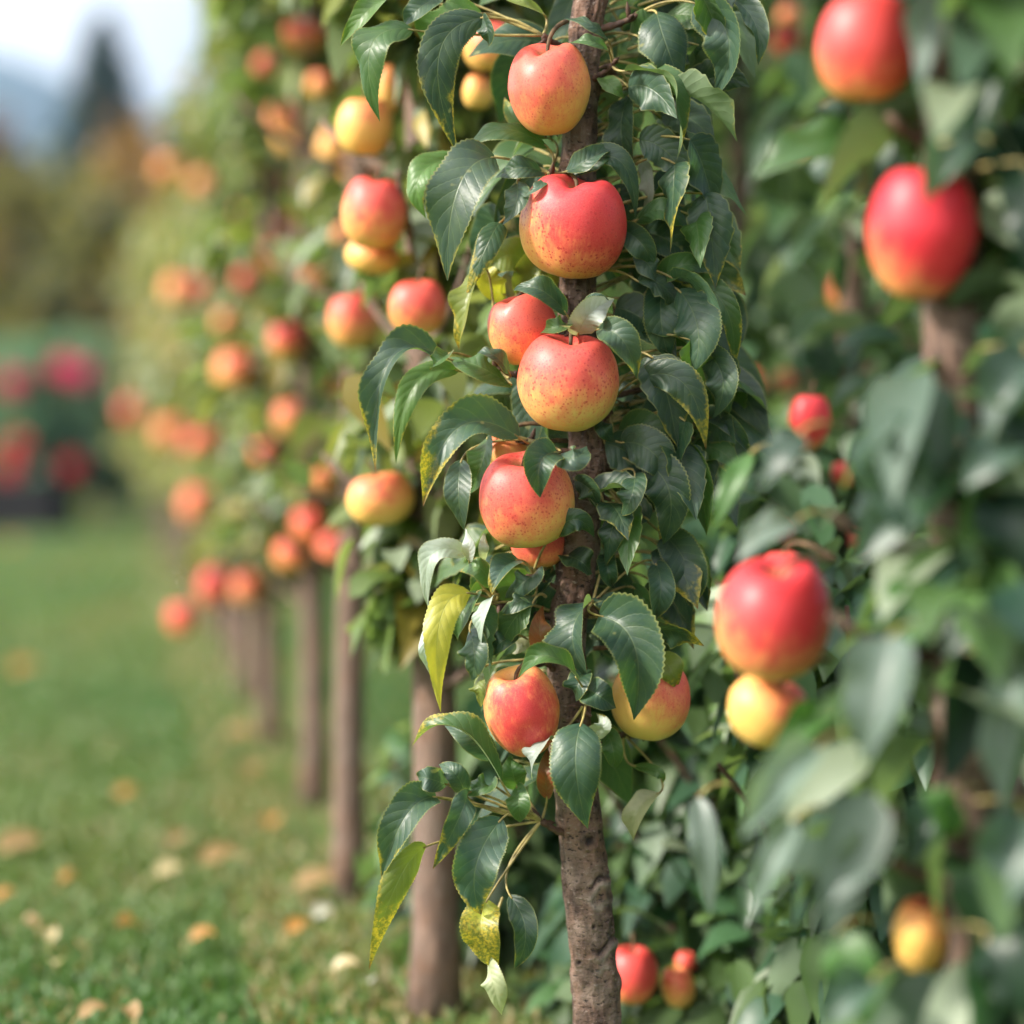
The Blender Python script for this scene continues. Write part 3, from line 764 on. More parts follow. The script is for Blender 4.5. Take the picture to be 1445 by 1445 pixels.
# crop, base, (mid or None), tip, width, depth cm (minus = nearer), tint, roll degrees, yellowing, side of fold
HL = [
 (1, 245, 102, (105, 160), 135, 412, 150, -5, 'g', 10, 0), (1, 492, 60, (335, 190), 405, 532, 140, -4, 'd', -15, .25), (1, 165, -5, (85, 45), 0, 158, 80, -3, 'l', 10, .1),
 (1, 480, 45, (330, 90), 290, 228, 120, -1, 'l', 20, 0), (1, 340, -10, None, 212, 98, 84, -2, 'b', -20, 0), (1, 485, 58, None, 505, 158, 70, -5, 'd', 15, .1),
 (1, 695, 50, (620, 10), 520, -10, 84, -2, 'y', 20, .2), (1, 915, 142, (850, 80), 758, 64, 50, -3, 'd', 30, 0), (1, 912, 172, (850, 140), 768, 150, 56, -4, 'g', -10, 0),
 (1, 1075, 40, (1110, 160), 1185, 345, 165, -2, 'd', 0, 0), (1, 1205, 10, (1320, 130), 1272, 338, 160, -4, 'b', 10, 0), (1, 1325, -10, (1410, 80), 1420, 222, 80, -3, 'b', -20, .1),
 (1, 970, 242, (1130, 300), 1143, 548, 74, -4, 'g', -55, .2), (1, 985, 320, (955, 450), 1000, 605, 118, 0, 'd', 5, 0), (1, 705, 500, (540, 440), 405, 530, 100, -2, 'g', 15, .1),
 (1, 705, 468, (610, 420), 558, 330, 70, 2, 'l', 20, .3), (1, 765, 585, (850, 540), 922, 488, 84, -4, 'b', 10, 0), (1, 760, 602, (940, 540), 1003, 745, 96, -3, 'd', -20, 0),
 (1, 1020, 535, (1045, 640), 1030, 722, 66, 1, 's', 10, 0), (1, 415, 528, (270, 600), 292, 742, 110, 1, 'l', 20, .1), (1, 525, 535, (400, 640), 365, 955, 205, -5, 'b', -12, .1),
 (1, 545, 755, (500, 830), 425, 1010, 84, -2, 'd', 25, .35), (1, 692, 588, (610, 570), 528, 605, 94, -4, 'd', 0, 0), (1, 600, 618, None, 550, 765, 88, -5, 'b', 15, 0), (1, 702, 608, None, 618, 675, 44, -6, 'b', 10, 0),
 (1, 1005, 752, (1110, 715), 1212, 805, 92, -1, 'g', 0, 0), (1, 955, 775, None, 1062, 905, 92, -3, 'b', 10, 0), (1, 1060, 702, (1200, 620), 1322, 772, 66, 1, 'g', 20, 0), (1, 1035, 785, None, 1228, 905, 140, 1, 'd', 0, 0),
 (1, 1075, 962, (1170, 900), 1268, 930, 84, -1, 'g', 5, .1), (1, 1012, 862, None, 1082, 965, 86, -2, 'b', 0, 0), (1, 888, 262, None, 968, 335, 66, -1, 'l', 0, 0), (1, 985, 135, (1040, 70), 1075, 15, 90, 1, 'g', 0, 0),
 (1, 1100, 60, (1210, 60), 1255, 150, 100, 2, 'g', 0, 0), (1, 560, 1000, (500, 960), 480, 870, 90, 3, 'Y', 10, .0), (1, 600, 1000, (680, 900), 740, 985, 100, 3, 'y', 10, .3), (1, 640, 905, (560, 870), 470, 960, 120, 3, 'y', -10, .2),
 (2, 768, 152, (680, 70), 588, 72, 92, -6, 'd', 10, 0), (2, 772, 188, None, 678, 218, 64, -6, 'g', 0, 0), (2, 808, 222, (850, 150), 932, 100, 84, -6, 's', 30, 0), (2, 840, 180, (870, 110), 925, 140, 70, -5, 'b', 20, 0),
 (2, 872, 205, (960, 240), 1008, 374, 110, -7, 'b', -8, .15), (2, 482, -5, (430, 120), 405, 276, 92, -1, 'y', 30, .35), (2, 332, 288, (160, 330), 122, 696, 122, -4, 'b', 18, .2), (2, 402, 345, (250, 400), 190, 660, 104, -2, 'l', -15, .1),
 (2, 372, 285, None, 308, 345, 66, -5, 'g', 10, .1), (2, 578, 392, (470, 330), 365, 300, 112, -2, 'g', 15, .1), (2, 574, 352, (520, 290), 455, 290, 60, -4, 'b', 0, 0), (2, 605, 570, (400, 540), 282, 806, 150, -5, 'b', -20, .35),
 (2, 500, 572, (480, 660), 438, 765, 112, -1, 'g', 20, 0), (2, 412, 648, None, 422, 886, 92, -3, 'b', -10, 0), (2, 562, 545, (460, 480), 345, 520, 100, -2, 'g', 10, .2),
 (2, 736, 622, (680, 660), 680, 776, 130, -9, 'd', 0, .05), (2, 742, 630, (800, 640), 838, 600, 96, -9, 'b', 25, .05), (2, 1150, 70, (1215, 200), 1198, 352, 165, -3, 'b', 0, 0), (2, 1100, 40, (1090, 170), 1122, 315, 130, -1, 'd', 0, 0),
 (2, 1185, 30, (1310, 130), 1338, 335, 84, -1, 'g', -25, .25), (2, 1230, 272, (1300, 370), 1268, 508, 124, -2, 'b', 10, 0), (2, 1255, 505, (1330, 540), 1395, 634, 66, 1, 'd', -10, 0), (2, 1015, 372, (1170, 390), 1243, 612, 120, -4, 'b', -15, .35),
 (2, 985, 350, None, 1190, 362, 92, -1, 'd', 0, 0), (2, 948, 560, (1050, 540), 1148, 645, 104, 0, 'g', 0, 0), (2, 955, 590, (1060, 620), 1140, 755, 150, -2, 'b', 10, 0), (2, 1002, 695, (990, 770), 955, 838, 100, -5, 'd', 10, .1),
 (2, 1030, 650, (1120, 760), 1098, 935, 160, -3, 'd', -5, .0), (2, 1165, 600, (1220, 720), 1246, 905, 100, -1, 'g', 0, 0), (2, 1110, 610, (1190, 650), 1235, 740, 100, 0, 'b', 10, 0), (2, 888, 515, None, 935, 590, 66, -2, 'd', 0, 0),
 (2, 798, 715, None, 866, 808, 84, -3, 'd', 10, 0), (2, 718, 905, (800, 850), 864, 912, 92, -5, 'd', 0, 0), (2, 945, 825, (920, 900), 902, 1010, 92, -3, 'd', 0, .1), (2, 1040, 470, (1120, 500), 1180, 600, 110, 2, 'g', 0, 0),
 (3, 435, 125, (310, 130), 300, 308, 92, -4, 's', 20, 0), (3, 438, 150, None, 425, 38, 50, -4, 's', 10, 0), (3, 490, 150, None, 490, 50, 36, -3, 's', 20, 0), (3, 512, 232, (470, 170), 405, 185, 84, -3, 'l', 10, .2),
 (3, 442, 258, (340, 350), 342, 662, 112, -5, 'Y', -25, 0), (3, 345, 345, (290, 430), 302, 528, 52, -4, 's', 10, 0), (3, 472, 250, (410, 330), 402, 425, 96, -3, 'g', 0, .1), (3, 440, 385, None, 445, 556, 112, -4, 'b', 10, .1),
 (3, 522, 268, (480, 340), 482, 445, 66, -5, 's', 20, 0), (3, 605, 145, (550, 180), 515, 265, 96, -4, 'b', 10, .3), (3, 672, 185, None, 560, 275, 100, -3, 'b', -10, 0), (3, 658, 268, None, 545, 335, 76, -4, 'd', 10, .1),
 (3, 722, 178, (660, 270), 615, 356, 90, 1, 'd', 0, 0), (3, 602, 400, None, 525, 475, 74, -3, 'd', 0, 0), (3, 722, 478, (680, 400), 690, 300, 84, -2, 'r', 10, 0), (3, 668, 405, None, 595, 468, 74, 0, 'c', 10, 0),
 (3, 470, 525, None, 478, 645, 66, -3, 'y', 10, .1), (3, 808, 552, (700, 470), 606, 546, 74, -9, 'g', 20, .05), (3, 835, 520, None, 802, 625, 92, -5, 'd', 0, 0), (3, 852, 285, (790, 400), 842, 545, 150, -5, 'b', 15, 0),
 (3, 882, 335, (1000, 440), 998, 688, 215, -8, 'd', 0, 0), (3, 965, 345, (1070, 400), 1092, 520, 74, -5, 'd', -30, .2), (3, 880, 268, None, 1005, 358, 90, -2, 'b', 0, 0), (3, 842, 585, None, 938, 648, 112, -6, 'd', 0, 0),
 (3, 1085, 470, None, 1145, 580, 104, -1, 'y', 10, .4), (3, 1072, 155, (1090, 250), 1062, 355, 90, -2, 'b', -10, .1), (3, 1105, 65, (1180, 170), 1192, 305, 145, 0, 'b', 0, .1), (3, 770, 130, None, 855, 190, 104, -2, 'd', 0, 0),
 (3, 905, 130, None, 925, 235, 76, -1, 'd', 0, 0), (3, 985, 10, None, 950, 140, 90, 0, 'd', 0, 0), (3, 1000, 240, None, 1040, 335, 92, 1, 'g', 0, .1),
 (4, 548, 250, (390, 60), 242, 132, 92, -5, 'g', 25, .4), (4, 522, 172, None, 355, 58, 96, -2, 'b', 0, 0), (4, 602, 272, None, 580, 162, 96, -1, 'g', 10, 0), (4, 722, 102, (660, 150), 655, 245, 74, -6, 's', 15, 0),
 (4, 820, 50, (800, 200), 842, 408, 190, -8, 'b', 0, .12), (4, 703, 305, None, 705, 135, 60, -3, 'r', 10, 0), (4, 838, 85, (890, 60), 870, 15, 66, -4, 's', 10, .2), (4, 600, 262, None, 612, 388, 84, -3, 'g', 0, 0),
 (4, 522, 262, None, 402, 292, 84, -3, 'g', 10, .1), (4, 424, 290, (390, 220), 335, 190, 84, -4, 'b', 0, .1), (4, 362, 258, None, 265, 235, 84, -5, 'b', 0, .1), (4, 325, 300, (220, 370), 140, 585, 140, -6, 'b', 10, .15),
 (4, 292, 468, (190, 600), 98, 888, 96, -5, 'y', -30, .5), (4, 432, 288, (400, 380), 315, 545, 84, -6, 'b', -15, .3), (4, 305, 300, None, 175, 350, 80, -4, 'l', 10, .35), (4, 548, 375, (460, 540), 480, 700, 160, -6, 'b', -10, .25),
 (4, 500, 650, (480, 760), 540, 880, 150, -5, 'Y', 5, .9), (4, 576, 635, (630, 760), 590, 885, 84, -4, 'd', -20, .1), (4, 500, 858, (520, 940), 548, 1040, 96, -5, 'c', 20, .05), (4, 1085, 288, (1010, 350), 998, 450, 90, 1, 'c', 15, .1),
 (4, 995, 195, None, 1095, 255, 46, 1, 'l', 0, .1), (4, 905, 75, None, 932, 205, 90, -1, 'g', 0, 0),
]
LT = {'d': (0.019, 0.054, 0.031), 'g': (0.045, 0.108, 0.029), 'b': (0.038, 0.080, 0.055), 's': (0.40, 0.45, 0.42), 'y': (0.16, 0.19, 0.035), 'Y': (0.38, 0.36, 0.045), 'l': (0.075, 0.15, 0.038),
      'c': (0.46, 0.44, 0.28), 'r': (0.20, 0.055, 0.018)}  # silver tint: glossy sky reflection painted as a pale leaf colour
LLAB = {'Y': 'yellowed leaf', 'c': 'dry cream leaf', 'r': 'dead rust brown leaf', 's': 'leaf with sky gloss painted in as pale colour'}
size = sorted([(math.hypot(h[1] - h[4], h[2] - h[5]) * h[6], i) for i, h in enumerate(HL)], reverse=True)
big = set(i for _, i in size[:100])
cm = MB()
BASES = []
for i, (cr, bx, by, mid, tx, ty, w, dc, tk, roll, yel) in enumerate(HL):
    cv = lambda x, y: (480 + x * K, Y0[cr] + y * K)
    d = D0 - 0.01 + dc / 100.0 * (0.75 if dc < 0 else 1)
    b = P(*cv(bx, by), d + 0.008); t = P(*cv(tx, ty), d + 0.004 + rng.normal(0, .006))
    if mid is None: mid = ((bx + tx) / 2 + rng.normal(0, 10), (by + ty) / 2 - abs(bx - tx) * 0.1)
    m_ = P(*cv(*mid), d - 0.012)
    c = 2 * m_ - (b + t) / 2
    nn = np.array([-0.22, -1.0, 0.34]) + rng.normal(0, 0.16, 3)
    T_ = nrm(t - b); nn = nrm(nn - (nn @ T_) * T_)
    a = math.radians(roll) + rng.normal(0, .12); nn = nn * math.cos(a) + np.cross(T_, nn) * math.sin(a)
    wd = w * K / F * d / max(0.6, math.cos(a)) * 1.06
    mb = MB() if i in big else cm
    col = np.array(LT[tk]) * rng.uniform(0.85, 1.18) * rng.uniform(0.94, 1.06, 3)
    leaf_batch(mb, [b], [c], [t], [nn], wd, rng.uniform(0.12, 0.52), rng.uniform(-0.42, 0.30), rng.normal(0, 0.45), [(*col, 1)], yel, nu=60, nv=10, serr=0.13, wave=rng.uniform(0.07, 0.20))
    k = int(np.argmin(np.linalg.norm(SPT - b, axis=1)))
    s = SPT[k]; L = np.linalg.norm(s - b)
    if L > 0.004:
        td = nrm(c - b)
        mid_p = b - td * min(L * 0.6, 0.03)
        pts = bez(b + td * 0.004, mid_p, s if L < 0.11 else b - td * 0.03 + (s - b) * 0.35, 12)
        tube(mb, pts, np.linspace(0.00075, 0.0012, 12), 7, 1)
    if i in big:
        o = mb.build('leaf', [M_LEAF, M_STEM], spur_obj[k], fbase)
        if tk in LLAB: o['label'] = LLAB[tk]
# inner leaves behind and around the trunk
n = 150
py = rng.uniform(-120, 1130, n); sd = rng.normal(0, 1, n)
cx = np.interp(py, [0, 120, 300, 500, 640, 760, 900, 1000, 1130], [40, 30, 20, 40, 60, 50, 20, 10, -30])
hw = np.interp(py, [-100, 120, 300, 500, 700, 900, 1130], [110, 90, 95, 120, 110, 75, 40])
pxs = np.array([trunk_at(y) for y in py]) + cx + sd.clip(-1.5, 1.5) * hw
dep = D0 + rng.uniform(0.015, 0.11, n)
ctr = np.array([P(a, b_, c_) for a, b_, c_ in zip(pxs, py, dep)])
ok = np.ones(n, bool)
for i in range(len(AC)): ok &= np.linalg.norm(ctr - AC[i], axis=1) > AR[i] + 0.02
ctr = ctr[ok]; n = len(ctr)
ax = np.stack([[P(trunk_at(y), y, D0) for y in py[ok]]], 0)[0]
dirv = nrm(nrm(ctr - ax) * 0.6 + np.array([0, 0, -0.55]) + rng.normal(0, .3, (n, 3)))
Ln = rng.uniform(0.05, 0.08, n)
B = ctr - dirv * Ln[:, None] / 2; T = ctr + dirv * Ln[:, None] / 2 + np.array([0, 0, -.01]); C = ctr + np.array([0, -.005, .01])
Nn = nrm(np.array([-0.2, -0.8, 0.5]) + rng.normal(0, .4, (n, 3)))
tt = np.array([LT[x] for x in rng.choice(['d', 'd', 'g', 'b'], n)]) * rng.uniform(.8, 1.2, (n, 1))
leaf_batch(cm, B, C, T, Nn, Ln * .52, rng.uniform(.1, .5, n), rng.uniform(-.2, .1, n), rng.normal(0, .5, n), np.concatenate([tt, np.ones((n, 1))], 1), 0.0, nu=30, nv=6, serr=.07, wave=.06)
for i in range(n):
    tube(cm, bez(B[i], B[i] + (ax[i] - B[i]) * .4 + np.array([0, 0, .012]), ax[i], 8), np.linspace(.0008, .0014, 8), 6, 1)
n = 125
side = rng.random(n) < 0.30
py = np.where(side, rng.uniform(480, 1120, n), rng.uniform(-80, 930, n))
off = np.where(side, -rng.uniform(70, 190, n), rng.uniform(45, 215, n))
off = off * np.interp(py, [-80, 300, 600, 800, 930, 1120], [1.05, .9, 1.0, .85, .6, .8])
ctr = np.array([P(trunk_at(y) + o_, y, D0 + dd) for y, o_, dd in zip(py, off, rng.uniform(-.045, .06, n))])
q_ = ctr - CAM; dd = q_ @ FWD; xx = 722.5 + F * (q_ @ RT) / dd; yy = 722.5 - F * (q_ @ UP) / dd
ok = np.ones(n, bool)
for i in range(len(AC)):
    ok &= np.linalg.norm(ctr - AC[i], axis=1) > AR[i] + .02
    if i < 9: ok &= np.hypot(xx - APX[i, 0], yy - APX[i, 1]) > APX[i, 2] * .5 + 34
ctr = ctr[ok]; py = py[ok]; n = len(ctr)
ax = np.array([P(trunk_at(y), y, D0) for y in py])
dirv = nrm(nrm(ctr - ax) * 0.5 + np.array([0, 0, -0.45]) + rng.normal(0, .42, (n, 3)))
Ln = rng.uniform(0.040, 0.064, n)
B = ctr - dirv * Ln[:, None] / 2; T = ctr + dirv * Ln[:, None] / 2 + np.array([0, 0, -.012]); C = ctr + np.array([0, -.008, .012])
Nn = nrm(np.array([-0.2, -0.8, 0.45]) + rng.normal(0, .5, (n, 3)))
tt = np.array([LT[x] for x in rng.choice(['d', 'b', 'g', 'b', 'd', 'l'], n)]) * rng.uniform(.7, 1.25, (n, 1))
leaf_batch(cm, B, C, T, Nn, Ln * rng.uniform(.54, .70, n), rng.uniform(.1, .55, n), rng.uniform(-.4, .25, n), rng.normal(0, .6, n), np.concatenate([tt, np.ones((n, 1))], 1), rng.choice([0, 0, 0, .15, .35], n), nu=36, nv=8, serr=.12, wave=.11)
for i in range(n):
    e_ = B[i] + (ax[i] - B[i]) * rng.uniform(.35, .8) + np.array([0, .01, .012])
    tube(cm, bez(B[i], (B[i] + e_) / 2 + np.array([0, 0, .010]), e_, 8), np.linspace(.0008, .0013, 8), 6, 1)
cm.build('crown', [M_LEAF, M_STEM], sharp, fbase)

# ------------------------------------------------------------------ ground and grass
def ground_material():
    m, nt = mat_new('lawn_soil'); k = N(nt)
    pos = k.node('ShaderNodeTexCoord').outputs['Object']
    n1 = k.noise(pos, 1.6, 4, 0.6); n2 = k.noise(pos, 14, 3, 0.6)
    c = k.mix(k.mapr(n1, 0.35, 0.65), (0.065, 0.130, 0.034), (0.120, 0.160, 0.045))
    c = k.mix(k.mapr(n2, 0.55, 0.75, 0, .6), c, (0.17, 0.135, 0.06))
    pr = k.node('ShaderNodeBsdfPrincipled'); k.link(c, pr.inputs['Base Color']); pr.inputs['Roughness'].default_value = 0.9; pr.inputs['Specular IOR Level'].default_value = 0.1
    k.out(pr.outputs[0]); return m
M_GROUND = ground_material()
gx = np.concatenate([-np.geomspace(300, 0.5, 30), [0], np.geomspace(0.5, 300, 30)]); gy = np.concatenate([[-60, -20, -6, -2], np.linspace(0, 30, 61), np.geomspace(33, 900, 24)])
X, Y = np.meshgrid(gx, gy, indexing='ij')
Z = np.zeros_like(X)
far = np.clip((np.hypot(X, Y) - 40) / 100, 0, 1)
Z = Z + far * 0.8 * np.sin(X * .05) * np.sin(Y * .04)
gm = MB(); ny = len(gy)
i = np.arange(len(gx) - 1)[:, None] * ny + np.arange(ny - 1)[None]
gm.add(np.stack([X, Y, Z], -1).reshape(-1, 3), np.stack([i, i + ny, i + ny + 1, i + 1], -1).reshape(-1, 4))
tag(gm.build('ground', M_GROUND), 'grassy orchard ground running back from the rows', None, None, 'structure')

nb = 150000
d = 1.75 * (17 / 1.75) ** (rng.random(nb) ** 0.85)
px = rng.uniform(-120, 1500, nb)
x = (px - 722.5) / F * d
rowx = (170 - 722.5) / F * d + 0.28         # line of the left row
dens = np.ones(nb)
strip = np.abs(x - rowx) < 0.16
patch = np.array([mnoise.noise((a * 1.3, b_ * .8, 3.0)) for a, b_ in zip(x, d)])
patch2 = np.array([mnoise.noise((a * 3.3, b_ * 1.6, 8.0)) for a, b_ in zip(x, d)])
keepm = rng.random(nb) < np.where(strip, 0.45, 1.0)
x, d, patch, patch2, strip = [q[keepm] for q in (x, d, patch, patch2, strip)]
nb = len(x)
h = rng.uniform(0.008, 0.021, nb) * (1 + 0.4 * patch); wd = 0.0012 + 0.0011 * d
az = rng.uniform(0, 2 * PI, nb); side = np.stack([np.cos(az), np.sin(az), np.zeros(nb)], -1)
ben = np.stack([np.sin(az + rng.normal(0, .5, nb)), np.cos(az), np.zeros(nb)], -1) * (h * rng.uniform(.2, .9, nb))[:, None]
b0 = np.stack([x, d, np.full(nb, -0.002)], -1)
m0 = b0 + np.array([0, 0, 1]) * (h * .6)[:, None] + ben * .35
t0 = b0 + np.array([0, 0, 1]) * h[:, None] + ben
V = np.stack([b0 - side * wd[:, None], b0 + side * wd[:, None], m0 + side * wd[:, None] * .8, m0 - side * wd[:, None] * .8, t0], 1)
q = (np.arange(nb) * 5)[:, None] + np.array([0, 1, 2, 3]); t3 = (np.arange(nb) * 5)[:, None] + np.array([3, 2, 4])
ca = np.array([0.064, 0.142, 0.038]); cb = np.array([0.132, 0.178, 0.050]); cc = np.array([0.21, 0.175, 0.075])
f1 = np.clip(patch * 1.6 + .38 + rng.normal(0, .12, nb), 0, 1)[:, None]
col = ca * (1 - f1) + cb * f1
dry = (rng.random(nb) < np.where(strip, .55, np.clip(.05 + patch2 * .45, .03, .4)))
col[dry] = cc
col = col * rng.uniform(.88, 1.12, (nb, 1))
gb = MB(); gb.add(V.reshape(-1, 3), q, t3, 0, np.repeat(np.concatenate([col, np.ones((nb, 1))], 1), 5, axis=0))
tag(gb.build('grass', M_FAR), 'short mown lawn grass of the lane with dry patches', None, None, 'stuff')

# fallen leaves
FALL = [(176, 1314, 44, 'o', 'orange fallen leaf lying brightest on the lane grass'), (68, 1329, 34, 'c', 'cream fallen leaf below the tan one at lower left'), (38, 1311, 26, 't', 'small tan fallen leaf beside a cream one'),
 (73, 1371, 36, 'c', 'pale fallen leaf nearest the lower left corner'), (239, 1237, 42, 'c', 'large pale fallen leaf in the middle of the lane'), (312, 1217, 58, 't', 'long tan fallen leaf right of the large pale one'),
 (93, 1245, 26, 'o', 'small orange brown fallen leaf at left of the lane'), (4, 1272, 30, 'o', 'orange fallen leaf cut by the left edge'), (487, 1375, 38, 'c', 'cream fallen leaf left of the second trunk'), (518, 1398, 34, 'w', 'whitish fallen leaf close to the second trunk'),
 (421, 1317, 42, 'o', 'amber fallen leaf before the trunks'), (381, 1165, 44, 'o', 'amber fallen leaf beside the third trunk'), (456, 1296, 34, 'w', 'grey white fallen leaf by the sunlit trunk'), (445, 1255, 60, 't', 'broad tan fallen leaf at the foot of the sunlit trunk'),
 (28, 1200, 70, 't', 'broad dull tan fallen leaf at left edge'), (178, 1125, 34, 'o', 'dim brown fallen leaf mid lane'), (285, 1331, 36, 'o', 'dim orange fallen leaf mid lane, low'), (34, 946, 46, 'o', 'faint brown fallen leaf far left'),
 (140, 755, 40, 'o', 'orange red fallen leaf far down the lane'), (110, 1345, 30, 't', 'faint grey tan fallen leaf in lower left grass'), (250, 1190, 44, 't', 'faint tan fallen leaf behind the large pale one'), (470, 1235, 34, 't', 'light tan fallen leaf right at the sunlit trunk foot'),
 (128, 1440, 40, 't', 'tan fallen leaf at the bottom edge'), (180, 1440, 40, 't', 'pale tan fallen leaf on the bottom edge'), (360, 1090, 50, 't', 'tan fallen leaf at the dark trunk foot'), (20, 770, 60, 'o', 'dull orange fallen leaf at the far left lane end'), (335, 1040, 44, 't', 'tan fallen leaf in the dry strip under the row')]
FC = {'o': (0.44, 0.21, 0.05), 'c': (0.50, 0.40, 0.22), 't': (0.32, 0.20, 0.085), 'w': (0.50, 0.48, 0.42)}
for (px_, py_, w, tk, lab) in FALL:
    d_ = (CAM_H - .022) * F / (py_ - 640.0)
    c_ = np.array([(px_ - 722.5) / F * d_, d_, 0.022])
    L = min(w / F * d_ * 1.0, 0.11)
    an = rng.uniform(-.6, .6) if w > 50 else rng.uniform(0, 6.28)
    dv = np.array([math.cos(an), math.sin(an), 0]) * L / 2
    fm = MB()
    leaf_batch(fm, [c_ - dv], [c_ + np.array([0, 0, .012])], [c_ + dv + np.array([0, 0, .006])], [nrm([.1, -.5, 1.0])], L * .7, .35, .1, .3, [(*FC[tk], 1)], 0.0, nu=14, nv=4, wave=.08)
    tube(fm, bez(c_ - dv, c_ - dv * 1.3 + np.array([0, 0, .004]), c_ - dv * 1.6 + np.array([0, 0, -.01]), 5), .0012, 5, 1)
    tag(fm.build('fallen_leaf', [M_LEAFB, M_STEM], None, c_ - [0, 0, .01]), lab, 'leaf', 'fallen leaves on the grass')

# ------------------------------------------------------------------ far garden
def far_tree(px, d, top, R, n, cols, label, name='tree', leaf=0.16, foot=0.25, shape=0.8, group=None, cat='tree'):
    b = G(px, d); H = CAM_H + (640 - top) * d / F
    root = empty(name, b, label, cat, group)
    tm = MB(); zz = np.linspace(0, H * .8, 12)
    tube(tm, np.stack([b[0] + .05 * np.sin(zz), b[1] + 0 * zz, zz - .03], -1), np.linspace(.035 * H, .008 * H, 12), 10)
    for kk in range(9):
        z = H * rng.uniform(foot * .9, .75); a = rng.uniform(0, 6.28); e = np.array([math.cos(a) * R * .7, math.sin(a) * R * .7, H * .14])
        o_ = np.array([b[0], b[1], z]); tube(tm, bez(o_, o_ + e * [.5, .5, .2], o_ + e, 6), np.linspace(.012 * H, .004 * H, 6), 6)
    tm.build('trunk', M_BARKB, root, b)
    ncl = 46
    ca = rng.uniform(0, 6.28, ncl); cz = rng.random(ncl); cr = np.sin(np.pi * (cz * .82 + .12)) ** shape * R * (0.45 + .5 * rng.random(ncl))
    cc_ = np.stack([b[0] + cr * np.cos(ca), b[1] + cr * np.sin(ca), H * (foot + (1 - foot) * cz * .93)], -1)
    idx = rng.integers(0, ncl, n)
    c = cc_[idx] + rng.normal(0, 1, (n, 3)) * np.array([R * .2, R * .2, H * .05])
    tcl = np.asarray(cols)[rng.integers(0, len(cols), ncl)]
    t = tcl[idx] * rng.uniform(.75, 1.3, (n, 1))
    dv = nrm(rng.normal(0, 1, (n, 3)) + [0, 0, -.4]); Ln = rng.uniform(.6, 1.2, n) * leaf
    lm = MB()
    leaf_batch(lm, c - dv * Ln[:, None] / 2, c + [0, 0, leaf * .1], c + dv * Ln[:, None] / 2, nrm(rng.normal(0, .6, (n, 3)) + [0, 0, .6]), Ln * .6, .3, 0, 0, np.concatenate([t, np.ones((n, 1))], 1), 0.0, nu=3, nv=2)
    lm.build('crown', M_FAR, root, b)
    return root
OL = [(0.17, 0.15, 0.03), (0.12, 0.125, 0.03), (0.22, 0.165, 0.035), (0.06, 0.08, 0.025)]
OR = [(0.26, 0.14, 0.035), (0.20, 0.13, 0.03), (0.15, 0.12, 0.03), (0.30, 0.15, 0.05)]
RB = [(0.20, 0.075, 0.035), (0.16, 0.08, 0.04)]
GN = [(0.055, 0.095, 0.028), (0.075, 0.115, 0.03), (0.045, 0.08, 0.03)]
DK = [(0.020, 0.045, 0.028), (0.03, 0.06, 0.034), (0.015, 0.034, 0.022)]
far_tree(50, 19, 235, 0.85, 2600, OL, 'olive yellow bushy tree at the left edge behind the dark shrubs', leaf=.2, foot=.1)
far_tree(150, 17.5, 275, 0.62, 2000, OL, 'olive green tree right of the olive yellow one', leaf=.2, foot=.1)
far_tree(222, 21, 165, 0.85, 2400, OR, 'orange autumn tree below the right side of the sky gap', leaf=.22, foot=.12)
far_tree(-5, 27, 170, 0.6, 1500, RB, 'red brown autumn tree cut by the left edge', leaf=.24, foot=.15)
for (px_, d_, top, R, lab) in ((345, 24, 115, 1.0, 'green tree behind the tops of the left row'), (500, 20, -60, 1.5, 'tall green tree behind the upper left apples'), (700, 22, -120, 1.7, 'tall green tree behind the top of the sharp tree'),
                          (930, 18, -120, 1.6, 'tall green tree deep behind the right gap'), (1170, 16, -120, 1.5, 'tall green tree deep behind the near red apples'), (1390, 16, -120, 1.5, 'tall green tree deep at the right edge')):
    far_tree(px_, d_, top, R, 2800, GN, lab, leaf=.26, foot=.06)
# conifer
b = G(150, 45); H = CAM_H + 615 * 45 / F
con = empty('conifer', b, 'dark pointed conifer rising against the white sky at upper left', 'conifer')
tm = MB(); tube(tm, [b + [0, 0, -.1], b + [0, 0, H * .5], b + [0, 0, H * .98]], [.22, .13, .02], 10); tm.build('trunk', M_BARKB, con, b)
n = 11000
f = rng.random(n) ** .8; z = H * (1 - f * .97)
tier = np.abs(((z / H * 15) % 1) - .3)
Rr = (0.12 + 3.0 * f ** 0.9) * (1.08 - .5 * tier)
an = rng.uniform(0, 6.28, n); lobes = 1 + .25 * np.sin(an * 5 + z * 3)
r = Rr * lobes * rng.random(n) ** .45
c = np.stack([b[0] + r * np.cos(an), b[1] + r * np.sin(an), z - r * .18], -1)
dv = nrm(np.stack([np.cos(an), np.sin(an), np.full(n, -.45)], -1) + rng.normal(0, .25, (n, 3))); Ln = rng.uniform(.25, .5, n)
lm = MB(); t = np.asarray(DK)[rng.integers(0, 3, n)] * rng.uniform(.8, 1.3, (n, 1))
leaf_batch(lm, c - dv * Ln[:, None] / 2, c, c + dv * Ln[:, None] / 2, nrm(rng.normal(0, .4, (n, 3)) + [0, 0, 1]), Ln * .32, .3, 0, 0, np.concatenate([t, np.ones((n, 1))], 1), 0.0, nu=3, nv=2)
lm.build('crown', M_FAR, con, b)
